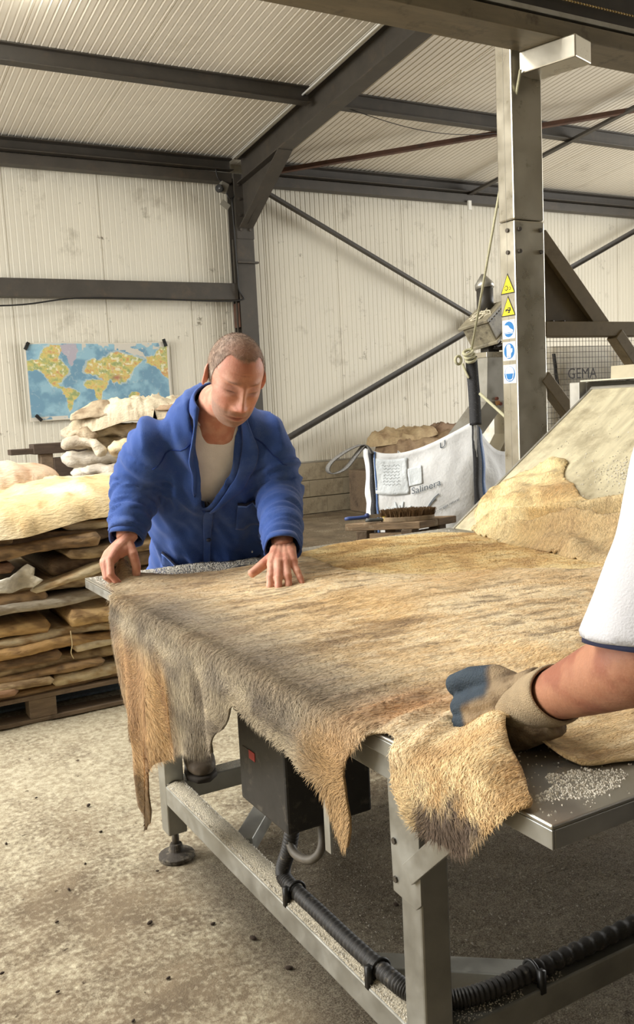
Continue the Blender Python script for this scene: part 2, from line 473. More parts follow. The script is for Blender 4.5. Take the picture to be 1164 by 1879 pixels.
# concrete blocks of the plinth
blk_m = mat('concrete_block', srgb(158, 146, 122), .95, vary=.16, vscale=5, bump=.5, bscale=70, dirt=srgb(96, 84, 66), dirt_scale=3.5, dirt_lo=.5, dirt_hi=.72)
mb = MB(); mb.bb((-.243, -.05, -.1), (.243, .05, .1)); bm_ = mb.mesh('block'); bm_.materials.append(blk_m)
mo = MB(); mo.bb((-5, 9.785, 0), (13, 9.86, .64)); mo.build('mortar', mat('mortar', srgb(120, 110, 92), .95, vary=.1, bump=.3), wall_back)
for r in range(3):
    for k in range(37):
        x = -4.9 + k * .49 + (r % 2) * .245
        if x > 13: continue
        o = obj('block', bm_, None, wall_back); o.location = (x, 9.815 + random.uniform(-.004, .004), .105 + r * .213)
        if r == 2: o.scale = (1, 1, 1.05)

# roof panels: profile across x, running down the slope
y0, y1 = 9.95, -10.0
V = [(x, y, roofz(y) - d) for y in (y0, y1) for x, d in [(a, b) for a, b in RP]]
rp = bpy.data.meshes.new('panel'); rp.from_pydata(V, [], [(i, n + i, n + i + 1, i + 1) for i in range(n - 1)]); rp.materials.append(roof_m); rp.update()
mb = MB(); V = [(-5.2, 10, roofz(10) + .02), (13.2, 10, roofz(10) + .02), (13.2, -10.2, roofz(-10.2) + .02), (-5.2, -10.2, roofz(-10.2) + .02)]
V = V + [(x, y, z + .08) for x, y, z in V]
mb.add(V, [(0, 1, 2, 3), (7, 6, 5, 4), (0, 4, 5, 1), (1, 5, 6, 2), (2, 6, 7, 3), (3, 7, 4, 0)])
ceiling = mb.build('ceiling', roof_m); tag(ceiling, kind='structure')
for k in range(18):
    o = obj('panel', rp, None, ceiling); o.location = (-5.18 + k * 1.0 + (.0 if k < 19 else 0), 0, 0)

# the remaining walls, with the two gateways the daylight comes through
def gated_wall(name, x, ya, yb, ga, gb, gh, tk=.1, light_stop=0):
    mb = MB(); top = 5.75
    def slab(y0_, y1_, z0, z1f):
        V = []
        for xx in (x - tk / 2, x + tk / 2):
            for yy in (y0_, y1_):
                V += [(xx, yy, z0), (xx, yy, z1f(yy))]
        mb.add(V, [(0, 1, 3, 2), (4, 6, 7, 5), (0, 4, 5, 1), (2, 3, 7, 6), (0, 2, 6, 4), (1, 5, 7, 3)])
    zf = lambda yy: roofz(yy) - .02
    slab(ya, ga, 0, zf); slab(gb, yb, 0, zf); slab(ga, gb, gh, zf)
    if light_stop: slab(ga, gb, 0, lambda yy: light_stop)  # unseen half wall, added to keep low light from under the table
    o = mb.build(name, panel_m); tag(o, kind='structure'); return o
gated_wall('wall_left', -5.0, -10.0, 9.86, 2.8, 8.0, 4.2, .1, 1.45)
gated_wall('wall_right', 13.0, -10.0, 9.86, .7, 6.9, 4.2)
mb = MB(); mb.bb((-5, -10.1, 0), (13, -10.0, 6.2)); tag(mb.build('wall_rear', mat('bare_concrete', srgb(112, 104, 92), .9, vary=.15, vscale=2)), kind='structure')
mb = MB(); mb.bb((-16, -12, -.12), (24, 18, -.06)); tag(mb.build('ground_outside', mat('yard_ground', srgb(150, 146, 138), .95, vary=.1)), kind='structure')

# ---- steel frame of the hall
steel = mat('dark_steel_paint', srgb(66, 61, 54), .55, vary=.18, vscale=6, dirt=srgb(88, 76, 62), dirt_scale=5, dirt_lo=.55, dirt_hi=.8)
rusty = mat('rusty_steel', srgb(92, 64, 50), .75, vary=.25, vscale=9, dirt=srgb(62, 52, 45), dirt_scale=6)
galv = mat('galvanised_steel', srgb(168, 168, 162), .42, metal=.75, vary=.16, vscale=14, rvary=.14)
stain = mat('stainless_sheet', srgb(176, 174, 166), .38, metal=.7, vary=.12, vscale=6, rvary=.12, dirt=srgb(136, 126, 104), dirt_scale=4, dirt_lo=.5, dirt_hi=.8)
bolt_m = mat('bolt_steel', srgb(92, 86, 78), .5, metal=.6)
white_pl = mat('white_plastic', srgb(226, 224, 215), .5)
black_pl = mat('black_plastic', srgb(30, 29, 28), .5, vary=.2, vscale=30)
XC = 4.63
col = thing('steel_column', 'dark steel column with bolted haunch standing against the panel wall', 'column', (XC, 9.72, 0))
MB().ibeam((0, 0, 0), (0, 0, 4.02), .20, .22, .014, .01, (0, 1, 0)).build('shaft', steel, col, bevel=.002)
MB().bb((-.13, -.16, 3.02), (.13, -.10, 3.04)).build('stiffener', steel, col)
MB().bb((-.11, -.115, 3.30), (.11, -.10, 4.02)).build('end_plate', steel, col, bevel=.002)
for z in (3.40, 3.56, 3.74, 3.90):
    for x in (-.06, .06):
        MB().cyl((x, -.113, z), (x, -.132, z), .016, 6).build('bolt', bolt_m, col)
MB().bb((-.122, -.08, 2.30), (-.112, .08, 2.58)).build('cleat_plate', rusty, col, bevel=.002)
MB().bb((-.135, -.05, 0), (-.125, -.02, 3.3)).build('cable_strip', steel, col)
raf = thing('steel_rafter', 'dark steel rafter rising from the column top under the roof panels', 'beam', (XC, 9.6, roofz(9.6) - .16))
sl = Vector((0, -1, .105)).normalized()
MB().ibeam((0, 0, 0), sl * 9.0, .29, .17, .014, .01).build('beam', steel, raf, bevel=.002)
# haunch: tapered web plus flange under the rafter by the column
mb = MB()
hp = [(0, -.14), (0, -.62), (-.10, -.60), (-1.05, -.03)]
for x in (-.005, .005): pass
V = [(x, y, z) for x in (-.005, .005) for y, z in hp]
mb.add(V, [(0, 1, 2, 3), (7, 6, 5, 4), (0, 4, 5, 1), (1, 5, 6, 2), (2, 6, 7, 3), (3, 7, 4, 0)])
mb.bar((0, -.02, -.63), (0, -1.06, -.035), .17, .014)
mb.build('haunch', steel, raf)
cn = MB(); cn.tube([(-.11, -.1, .12), (-.11, -8.8, .12 + 8.7 * .105)], .018, 8); cn.build('conduit', white_pl, raf, True)
cn = MB(); cn.tube([(-.155, -.1, .10), (-.155, -8.8, .10 + 8.7 * .105)], .010, 8); cn.build('conduit', white_pl, raf, True)

def beam(name, label, p0, p1, h, wd, kind='i', m=steel, cat='beam', group=None):
    mid = (Vector(p0) + Vector(p1)) / 2
    mb = MB()
    a, b = Vector(p0) - mid, Vector(p1) - mid
    if kind == 'i': mb.ibeam(a, b, h, wd, .010, .008)
    elif kind == 'c': mb.cbeam(a, b, h, wd)
    elif kind == 'l': mb.prof([(0, 0), (wd, 0), (wd, .007), (.007, .007), (.007, h), (0, h)], a, b)
    else: mb.bar(a, b, wd, h)
    o = mb.build(name, m, None, bevel=.0015); o.location = mid
    return tag(o, label, cat, group)
yp = 7.85; zp = roofz(yp)
beam('steel_purlin', 'dark steel purlin crossing under the roof left of the rafter', (-5, yp, zp - .075), (XC - .09, yp, zp - .075), .15, .11)
beam('steel_purlin', 'dark steel purlin crossing under the roof right of the rafter', (XC + .09, yp, zp - .075), (13, yp, zp - .075), .15, .11)
for yq, nm in ((5.9, 'second'), (3.9, 'third')):
    zq = roofz(yq)
    beam('steel_purlin', 'dark steel purlin under the roof, %s from the map wall, left part' % nm, (-5, yq, zq - .075), (XC - .09, yq, zq - .075), .15, .11)
    (yq < 5) and beam('steel_purlin', 'dark steel purlin under the roof, %s from the map wall, right part' % nm, (XC + .09, yq, zq - .075), (13, yq, zq - .075), .15, .11)
beam('eave_beam', 'upper dark steel eave beam along the wall top left of the column', (-5, 9.70, 4.118), (XC - .11, 9.70, 4.118), .125, .12, 'c')
beam('eave_beam', 'upper dark steel eave beam along the wall top right of the column', (XC + .11, 9.70, 4.118), (13, 9.70, 4.118), .125, .12, 'c')
beam('eave_beam', 'lower dark steel eave beam along the wall top left of the column', (-5, 9.72, 3.985), (XC - .11, 9.72, 3.985), .105, .14, 'b')
beam('eave_beam', 'lower dark steel eave beam along the wall top right of the column', (XC + .11, 9.72, 3.985), (13, 9.72, 3.985), .105, .14, 'b')
beam('wall_girt', 'dark steel girt running across the wall above the world map', (-5, 9.74, 2.71), (XC - .11, 9.74, 2.71), .185, .16, 'b')
beam('diagonal_brace', 'dark steel wall brace sloping down from the column top', (4.86, 9.66, 3.86), (8.09, 9.66, 2.36), .065, .07, 'l')
beam('diagonal_brace', 'dark steel wall brace rising from behind the man in blue', (4.70, 9.66, .78), (8.09, 9.66, 2.30), .065, .07, 'l')
mb = MB(); mb.box((8.12, 9.65, 2.34), (.26, .012, .24)); mb.box((8.12, 9.70, 2.34), (.06, .09, .20))
for dx in (-.07, .07):
    for dz in (-.06, .06): mb.cyl((8.12 + dx, 9.645, 2.34 + dz), (8.12 + dx, 9.625, 2.34 + dz), .015, 6)
tag(mb.build('gusset_plate', steel), 'dark gusset plate where the wall braces meet', 'bracket')
beam('diagonal_brace', 'dark steel wall brace climbing to the right behind the stainless post', (8.15, 9.66, 2.38), (11.55, 9.62, 3.87), .065, .07, 'l')
beam('roof_brace', 'rust brown roof brace slanting from the column across the roof', (4.98, 9.6, 4.03), (9.1, 6.2, 4.40), .065, .07, 'l', rusty)
beam('roof_brace', 'dark steel roof brace rising from the eave across the rust brown one', (8.03, 9.72, 4.02), (8.05, 6.4, 4.37), .06, .07, 'l')
MB().bb((-.02, -.02, -.05), (.02, .02, .05))
o = MB().bb((-.025, -.015, -.06), (.025, .015, .06)).build('white_clip', white_pl, bevel=.003); o.location = (7.96, 9.62, 3.89)
tag(o, 'small white plastic clip on the eave beam', 'clip')
pts = [(4.98 + 2.2 * t, 7.83 - .05 * t, 4.25 - .13 * math.sin(PI * t)) for t in np.linspace(0, 1, 20)]
tag(MB().tube(pts, .004, 5).build('hanging_wire', black_pl, None, True), 'thin wire sagging below the purlin right of the rafter', 'wire')
pts = spline([(-1, 9.62, 2.40), (.9, 9.62, 2.50), (1.95, 9.62, 2.52), (2.6, 9.62, 2.60), (3.4, 9.62, 2.605), (4.48, 9.62, 2.60), (4.50, 9.60, 2.75), (4.49, 9.6, 3.3), (4.48, 9.6, 3.75)], 60)
tag(MB().tube(pts, .009, 6).build('wall_cable', black_pl, None, True), 'black cable running under the wall girt and up the column', 'cable')

# small floodlight bracket with hanging tag beside the column top
fl = thing('wall_sensor_lamp', 'small wired floodlight on the column below the eave', 'lamp', (4.42, 9.62, 3.86))
MB().box((-.03, 0, 0), (.10, .07, .11), Matrix.Rotation(.4, 3, 'Y')).build('housing', mat('grey_housing', srgb(120, 116, 106), .5), fl, bevel=.008)
MB().cyl((-.08, -.03, -.02), (-.11, -.05, -.03), .045, 14).build('lens', mat('lens_glass', srgb(60, 60, 60), .15), fl, True)
MB().tube(spline([(-.02, 0, .05), (-.09, 0, .10), (-.11, 0, .20)], 12), .007, 6).build('wire', black_pl, fl, True)
MB().tube(spline([(.0, 0, -.05), (.04, -.01, -.12), (.10, 0, -.08), (.11, 0, .05)], 16), .008, 6).build('wire', black_pl, fl, True)
MB().box((-.02, 0, -.19), (.11, .012, .07), Matrix.Rotation(.62, 3, 'Y')).build('hanging_plate', mat('plate_grey', srgb(150, 146, 134), .5), fl)

# lamp hanging under the roof, just above the left top of the view
lp = thing('ceiling_lamp', 'round glowing ceiling lamp under the roof panels at the upper left', 'lamp', (1.75, 6.85, roofz(6.85) - .05))
MB().cyl((0, 0, .05), (0, 0, 0), .09, 20).build('housing', white_pl, lp, True)
em = bpy.data.materials.new('lamp_glow'); em.use_nodes = True
e = em.node_tree.nodes['Principled BSDF']; e.inputs['Emission Color'].default_value = (1, .96, .85, 1); e.inputs['Emission Strength'].default_value = 70
MB().sphere((0, 0, -.02), (.085, .085, .05), 18, 10).build('bulb', em, lp, True)

# ================================================================== WORK TABLE
TZ = 0.862
table = thing('steel_work_table', 'galvanised steel work table covered by hides, with open lower frame', 'table', (0, 0, 0))
sheet_m = mat('table_sheet', srgb(172, 170, 162), .33, metal=.8, vary=.14, vscale=5, rvary=.14, dirt=srgb(150, 141, 122), dirt_scale=5, dirt_lo=.48, dirt_hi=.72)
mb = MB(); mb.bb((.69, .72, TZ - .006), (2.09, 2.70, TZ))
mb.build('plate', sheet_m, table, bevel=.002)
MB().bb((.69, .72, TZ - .030), (.694, 2.70, TZ - .006)).build('side_lip', galv, table, bevel=.001)
MB().bb((.694, .72, TZ - .030), (2.09, .724, TZ - .006)).build('front_lip', galv, table, bevel=.001)
MB().bb((.694, 2.696, TZ - .030), (2.09, 2.70, TZ - .006)).build('rear_lip', galv, table, bevel=.001)
LX = (.82, 1.96); LY = (1.17, 2.47)
for x in LX:
    for y in LY:
        MB().bb((x, y, .085), (x + .06, y + .06, .80)).build('leg', galv, table, bevel=.004)
        ft = MB().cyl((x + .03, y + .03, .03), (x + .03, y + .03, .09), .011, 10).build('foot_screw', bolt_m, table, True)
        mb = MB(); mb.tube([(x + .03, y + .03, .0), (x + .03, y + .03, .012), (x + .03, y + .03, .022), (x + .03, y + .03, .045)], [.055, .055, .024, .018], 18)
        mb.build('foot_pad', mat('foot_rubber', srgb(60, 54, 47), .8, vary=.3, vscale=40, dirt=srgb(150, 140, 120), dirt_scale=30), ft, bevel=.002)
RZ0, RZ1 = .185, .245
rail_pos = {'left': ((.82, 1.23, RZ0), (.88, 2.47, RZ1)), 'right': ((1.96, 1.23, RZ0), (2.02, 2.47, RZ1)), 'front': ((.88, 1.17, RZ0), (1.96, 1.23, RZ1)), 'rear': ((.88, 2.47, RZ0), (1.96, 2.53, RZ1))}
for k, (a, b) in rail_pos.items(): MB().bb(a, b).build('lower_rail', galv, table, bevel=.004)
MB().bb((.82, 1.23, .745), (.88, 2.47, .80)).build('upper_rail', galv, table, bevel=.003)
MB().bb((1.96, 1.23, .745), (2.02, 2.47, .80)).build('upper_rail', galv, table, bevel=.003)
MB().bb((.88, 1.17, .745), (1.96, 1.23, .80)).build('upper_rail', galv, table, bevel=.003)
MB().bb((.88, 2.47, .745), (1.96, 2.53, .80)).build('upper_rail', galv, table, bevel=.003)
MB().bb((.70, 1.02, .79), (.735, 2.2, .832)).build('side_rail', galv, table, bevel=.002)
MB().bb((.70, 1.42, .80), (2.08, 1.47, .855)).build('cross_bearer', galv, table, bevel=.003)
MB().bb((.70, 2.02, .80), (2.08, 2.07, .855)).build('cross_bearer', galv, table, bevel=.003)
# corner braces of the lower frame
MB().bar((.88, 2.05, .215), (1.27, 2.49, .215), .05, .05).build('corner_brace', galv, table, bevel=.003)
MB().bar((.88, 1.43, .215), (1.14, 1.22, .215), .05, .05).build('corner_brace', galv, table, bevel=.003)
# flat bracket on the near leg, knee brace to the front of the plate
mb = MB()
bp = [(1.150, .515), (1.165, .500), (1.232, .505), (1.240, .80), (1.150, .80)]
V = [(x, y, z) for x in (.806, .8135) for y, z in bp]; q = len(bp)
mb.add(V, [tuple(range(q))[::-1], tuple(range(q, 2 * q))] + [(i, (i + 1) % q, q + (i + 1) % q, q + i) for i in range(q)])
br = mb.build('bracket_plate', galv, table, bevel=.001)
for z in (.53, .60): MB().cyl((.807, 1.222, z), (.8025, 1.222, z), .006, 6).build('bolt', bolt_m, br)
MB().bar((.802, 1.178, .560), (.802, .925, .802), .008, .036).build('knee_brace', galv, table, bevel=.001)
# hanging flat bar behind the cow leg
MB().bb((.752, 1.352, .535), (.757, 1.372, .83)).build('flat_bar', galv, table)
# salt lying on the lower rails and the plate
def strewn(x0, x1, y0_, y1_, z, n, f=None):
    p = np.stack([RNG.uniform(x0, x1, n), RNG.uniform(y0_, y1_, n), np.full(n, z)], 1)
    if f is not None: p = p[f(p)]
    return p
pts = [strewn(.823, .877, 1.23, 2.47, RZ1 + .004, 9000), strewn(.88, 1.96, 1.175, 1.228, RZ1, 2600, lambda p: fbm(p * 9, 2, 4) > .45), strewn(.88, 1.9, 2.475, 2.525, RZ1, 1500),
       strewn(.70, 1.5, 2.40, 2.695, TZ, 15000, lambda p: fbm(p * 6, 3, 2) > .38), strewn(1.3, 2.05, 2.5, 2.695, TZ, 2500),
       strewn(.72, 1.15, .725, .86, TZ, 9000, lambda p: (np.hypot((p[:, 0] - .80) * .9, (p[:, 1] - .775) * 1.8) + .12 * fbm(p * 20, 3, 2)) < .13),
       strewn(.70, .95, .725, .95, TZ, 300)]
scatter_grains('salt', np.concatenate(pts), .0017, salt_m, table)
mb = MB(); V = []
for i in range(80):
    y = 1.235 + i * (1.23 / 79)
    V.append([(.8225, y, RZ1), (.835, y, RZ1 + .004 + .006 * random.random()), (.85, y, RZ1 + .006 + .008 * random.random()), (.866, y, RZ1 + .004 + .006 * random.random()), (.8775, y, RZ1)])
mb.grid(np.array(V)); mb.build('salt_layer', mat('salt_layer', srgb(196, 186, 164), .8, vary=.25, vscale=160, bump=.9, bscale=260), table, True)

# control box hanging below the table
box = thing('control_box', 'black salt-dusted control box hanging under the table', 'box', (0, 0, 0))
bx_m = mat('black_box', srgb(40, 38, 36), .55, vary=.3, vscale=25, dirt=srgb(104, 97, 86), dirt_scale=22, dirt_lo=.56, dirt_hi=.8)
MB().bb((.79, 1.60, .455), (1.00, 1.835, .665)).build('housing', bx_m, box, bevel=.006)
MB().bb((.784, 1.594, .665), (1.006, 1.841, .685)).build('lid', bx_m, box, bevel=.004)
MB().bb((.7885, 1.745, .570), (.7905, 1.775, .590)).build('red_label', mat('red_label', srgb(196, 66, 66), .6), box)
MB().bb((.7888, 1.775, .571), (.7905, 1.808, .589)).build('black_label', mat('dull_label', srgb(62, 55, 52), .6), box)
MB().bb((.83, 1.66, .685), (.86, 1.78, .80)).build('hanger', galv, box); MB().bb((.94, 1.66, .685), (.97, 1.78, .80)).build('hanger', galv, box)
scatter_grains('salt', strewn(.79, .99, 1.60, 1.83, .685, 1300), .0028, salt_m, box)

# corrugated black conduit running from the box along the frame
hose_m = mat('black_conduit', srgb(45, 43, 41), .6, vary=.3, vscale=60, dirt=srgb(120, 112, 98), dirt_scale=55, dirt_lo=.58, dirt_hi=.75)
def corrugated(pts, r, n=200, amp=.0015, per=2):
    P = spline(pts, n); rad = [r + (amp if (i // per) % 2 else -amp) for i in range(len(P))]
    return P, rad
hose = thing('cable_conduit', 'black corrugated cable conduit lying along the lower table frame', 'conduit', (0, 0, 0))
P, rad = corrugated([(.86, 1.70, .46), (.855, 1.73, .36), (.853, 1.765, .29), (.851, 1.74, .268), (.852, 1.60, .266), (.85, 1.45, .268), (.852, 1.30, .272), (.868, 1.262, .268), (.905, 1.228, .262), (.98, 1.205, .262), (1.15, 1.2, .262), (1.5, 1.2, .262), (1.94, 1.2, .262)], .0165, 520)
MB().tube(P, rad, 12).build('hose', hose_m, hose, True)
for c in ((.852, 1.70), (.852, 1.36)):
    tm = MB(); tm.tube([(c[0] + .0205 * math.cos(a), c[1], .268 + .0205 * math.sin(a)) for a in np.linspace(0, 2 * PI, 20, endpoint=False)], .0035, 6, closed=True)
    tm.box((c[0] - .027, c[1], .262), (.012, .012, .045)); tm.build('cable_tie', black_pl, hose, True)
tm = MB(); tm.tube([(1.09, 1.2 + .0205 * math.cos(a), .264 + .0205 * math.sin(a)) for a in np.linspace(0, 2 * PI, 20, endpoint=False)], .0035, 6, closed=True)
tm.box((1.09, 1.173, .258), (.012, .012, .045)); tm.build('cable_tie', black_pl, hose, True)
lp_ = spline([(.90, 1.66, .46), (.88, 1.62, .40), (.86, 1.64, .365), (.85, 1.70, .36), (.855, 1.73, .40), (.865, 1.71, .46)], 40)
MB().tube(lp_, .010, 8).build('loop_cable', mat('grey_cable', srgb(96, 90, 80), .6, vary=.25, vscale=50), hose, True)

# ================================================================== CHUTE
chute = thing('steel_chute', 'dusty stainless steel chute sloping up beside the table', 'chute', (0, 0, 0))
chute_m = mat('dusty_chute', srgb(208, 199, 168), .5, metal=.2, vary=.16, vscale=5, stretch=(1.2, 7, 1.2), dirt=srgb(150, 138, 110), dirt_scale=6, dirt_lo=.45, dirt_hi=.7, rvary=.12)
ca, sa = math.cos(math.atan(.675)), math.sin(math.atan(.675))
def chp(s_, y, off=0.0):      # s_ metres up the slope
    return (2.092 + s_ * ca - off * sa, y, .862 + s_ * .675 * ca + off * ca)
def slab(sa_, sb_, ya, yb, t0, t1):
    mb = MB(); V = [chp(s_, y, t) for t in (t0, t1) for s_, y in ((sa_, ya), (sb_, ya), (sb_, yb), (sa_, yb))]
    return mb.add(V, [(0, 1, 2, 3)[::-1], (4, 5, 6, 7), (0, 1, 5, 4), (1, 2, 6, 5), (2, 3, 7, 6), (3, 0, 4, 7)])
slab(0, .90, .74, 2.68, -.004, 0).build('sheet', chute_m, chute, bevel=.001)
slab(-.02, .90, 2.668, 2.68, -.035, .004).build('edge_lip', stain, chute, bevel=.002)
slab(.885, .90, .74, 2.68, -.03, .006).build('top_rim', stain, chute, bevel=.002)
for y in (2.60, .82):
    MB().bb((2.15, y, 0), (2.20, y + .05, .86)).build('leg', galv, chute, bevel=.003)
    MB().bb((2.70, y, 0), (2.75, y + .05, 1.24)).build('leg', galv, chute, bevel=.003)
    MB().bar(chp(.05, y + .025, -.03), chp(.86, y + .025, -.03), .05, .05).build('support_rail', galv, chute)
sp = RNG.normal(0, 1, (700, 2)); q = np.array([chp(.40 + .055 * a, 2.08 + .09 * b, .001) for a, b in sp])
q = np.concatenate([q, np.array([chp(RNG.uniform(.05, .8), RNG.uniform(1.7, 2.6), .001) for _ in range(260)])])
scatter_grains('salt', q, .003, salt_m, chute)

# ================================================================== HIDES ON THE TABLE
def fur_mesh(name, me, cols, count, length, flow, m, parent, seed=1, lift=.35, width=.0009, mask=None, lenmul=None):
    """short hair: thin tapered triangles rooted on the hide; one 'stuff' part"""
    rg = np.random.default_rng(seed)
    me.calc_loop_triangles(); nt_ = len(me.loop_triangles)
    T = np.empty(nt_ * 3, int); me.loop_triangles.foreach_get('vertices', T); T = T.reshape(-1, 3)
    co = coords(me); nr = normals(me)
    A, B, C_ = co[T[:, 0]], co[T[:, 1]], co[T[:, 2]]
    ar = np.linalg.norm(np.cross(B - A, C_ - A), axis=1)
    if mask is not None: ar = ar * mask[T].mean(1)
    pick = rg.choice(nt_, count, p=ar / ar.sum())
    u = rg.uniform(0, 1, (count, 1)); v = rg.uniform(0, 1, (count, 1)); fl = (u + v) > 1; u = np.where(fl, 1 - u, u); v = np.where(fl, 1 - v, v)
    P = A[pick] + u * (B - A)[pick] + v * (C_ - A)[pick]
    Nn = nr[T[pick, 0]]; col = cols[T[pick, 0]] * rg.uniform(.6, 1.4, (count, 1))
    d = flow(P, Nn) + rg.normal(0, .25, (count, 3)); d -= Nn * (d * Nn).sum(1, keepdims=True)
    d /= np.linalg.norm(d, axis=1, keepdims=True) + 1e-9
    L_ = length * rg.uniform(.5, 1.3, (count, 1))
    if lenmul is not None: L_ = L_ * lenmul[T[pick, 0]][:, None]
    tip = P + d * L_ + Nn * L_ * lift * rg.uniform(.3, 1.2, (count, 1))
    mid = P + d * L_ * .5 + Nn * L_ * lift * .75
    sd = np.cross(d, Nn); sd /= np.linalg.norm(sd, axis=1, keepdims=True) + 1e-9; sd *= width
    V = np.stack([P - sd, P + sd, mid + sd * .8, mid - sd * .8, tip], 1).reshape(-1, 3)
    i = np.arange(count)[:, None] * 5
    n4 = np.concatenate([i + [[0, 1, 2]], i + [[0, 2, 3]], i + [[3, 2, 4]]])
    fm = bpy.data.meshes.new(name); fm.from_pydata(V.tolist(), [], n4.tolist()); fm.update()
    setcol(fm, np.repeat(col, 5, axis=0))
    o = obj(name, fm, m, parent); o['kind'] = 'stuff'; return o
fur_m = mat('hide_hair', rough=.62, attr='Col', spec=.3)
hide_m = mat('hide_hair_side', rough=.8, attr='Col', vary=.30, vscale=34, stretch=(.55, 3.2, 1.6), bump=.6, bscale=120, spec=.2, sheen=.2)
def C3(*c):
    v = np.array(srgb(*c)); return v + (v @ np.array([.25, .6, .15]) - v) * .03
def mixc(a, b, t): return a + (b - a) * np.asarray(t)[:, None]

HX = .686
# ---- main brown hide: (u, v): u<0 hangs over the left edge of the table, v = position along y
hem = [(2.36, 0), (2.325, .16), (2.31, .30), (2.295, .362), (2.285, .408), (2.272, .40), (2.262, .345), (2.225, .372), (2.205, .37), (2.20, .43), (2.222, .50), (2.224, .55), (2.20, .578), (2.165, .572), (2.125, .588), (2.10, .57), (2.08, .545), (2.078, .50), (2.098, .45), (2.085, .405), (2.02, .365),
       (1.975, .345), (1.95, .338), (1.90, .315), (1.86, .288), (1.80, .275), (1.72, .262), (1.68, .23), (1.64, .182), (1.58, .125), (1.545, .100), (1.50, .095), (1.44, .108), (1.36, .112), (1.28, .122), (1.225, .125), (1.205, .165), (1.175, .205), (1.155, .226), (1.135, .222), (1.128, .18), (1.138, .135), (1.133, .09), (1.10, .035), (1.07, -.004), (1.035, -.004), (1.015, .03), (.995, .065), (.955, .088), (.92, .10), (.88, .105), (.845, .098), (.82, .075), (.79, .03), (.765, -.008)]
top_ring = [(.775, -.03), (.83, -.055), (.88, -.075), (.905, -.105), (.875, -.135), (.825, -.14), (.79, -.19), (.765, -.25), (.75, -.40), (.76, -.75), (.79, -1.2), (1.0, -1.33), (1.4, -1.34), (1.66, -1.22), (1.82, -.98), (1.93, -.76), (2.08, -.61), (2.30, -.63), (2.44, -.645), (2.45, -.56), (2.43, -.48), (2.46, -.33), (2.50, -.20), (2.56, -.14), (2.575, -.09), (2.52, -.04), (2.44, -.005)]
outl = [(-t, v) for v, t in hem + top_ring]
def hide_map(UV, zoff=.006):
    u, v = UV[:, 0], UV[:, 1]; z0 = np.zeros(len(u)); P = np.empty((len(u), 3)); r = .02
    th = np.clip(-u / r, 0, PI / 2); hang = np.maximum(0, -u - r * PI / 2)
    P[:, 0] = HX + np.maximum(u, 0) - r * np.sin(th); P[:, 1] = v
    P[:, 2] = TZ + zoff + .010 * sstep(.35, .5, u) - r * (1 - np.cos(th)) - hang
    k = np.clip(hang / .3, 0, 1)
    P[:, 0] -= .010 * np.minimum(1, hang / .03) + -.012 * k + k * (.016 * np.sin(v * 21 + 1.3 * np.sin(v * 7)) + .010 * np.sin(v * 47 + u * 5)) + .02 * np.minimum(1, hang / .06) * (fbm(np.stack([v * 9, u * 5, z0], 1), 3, 3) - .5)
    P[:, 1] += .01 * k * np.sin(v * 30)
    # curled tails of the hanging legs
    # wrinkles on the top
    top = sstep(-.01, .05, u)
    wr = (fbm(np.stack([u * 2.2, v * 7, z0], 1), 4, 12) - .5)
    P[:, 2] += top * (.018 * wr + .004 * (fbm(np.stack([u * 14, v * 30, z0], 1), 3, 22) - .5))
    rid = np.exp(-((v - 1.14 - .25 * u) / .012) ** 2) * .012 + np.exp(-((v - 1.06 - .35 * u) / .014) ** 2) * .014 + np.exp(-((v - 1.23 - .18 * u) / .014) ** 2) * .009 + np.exp(-((v - .985 - .5 * u) / .016) ** 2) * .016
    P[:, 2] += rid * top * np.exp(-(u / .22) ** 2) + .0
    # lifted fold under the gloved hand, pinched corner under the bare hand
    P[:, 2] += .050 * np.exp(-(((u - .10) / .055) ** 2 + ((v - .915) / .055) ** 2)) + .030 * np.exp(-(((u - .03) / .06) ** 2 + ((v - .86) / .06) ** 2))
    P[:, 2] += .058 * np.exp(-(((u - .075) / .028) ** 2 + ((v - 2.545) / .034) ** 2)) + .018 * np.exp(-(((u - .10) / .09) ** 2 + ((v - 2.50) / .06) ** 2))
    P[:, 2] = np.where(u > .0, np.maximum(P[:, 2], TZ + .0035), P[:, 2])
    return P
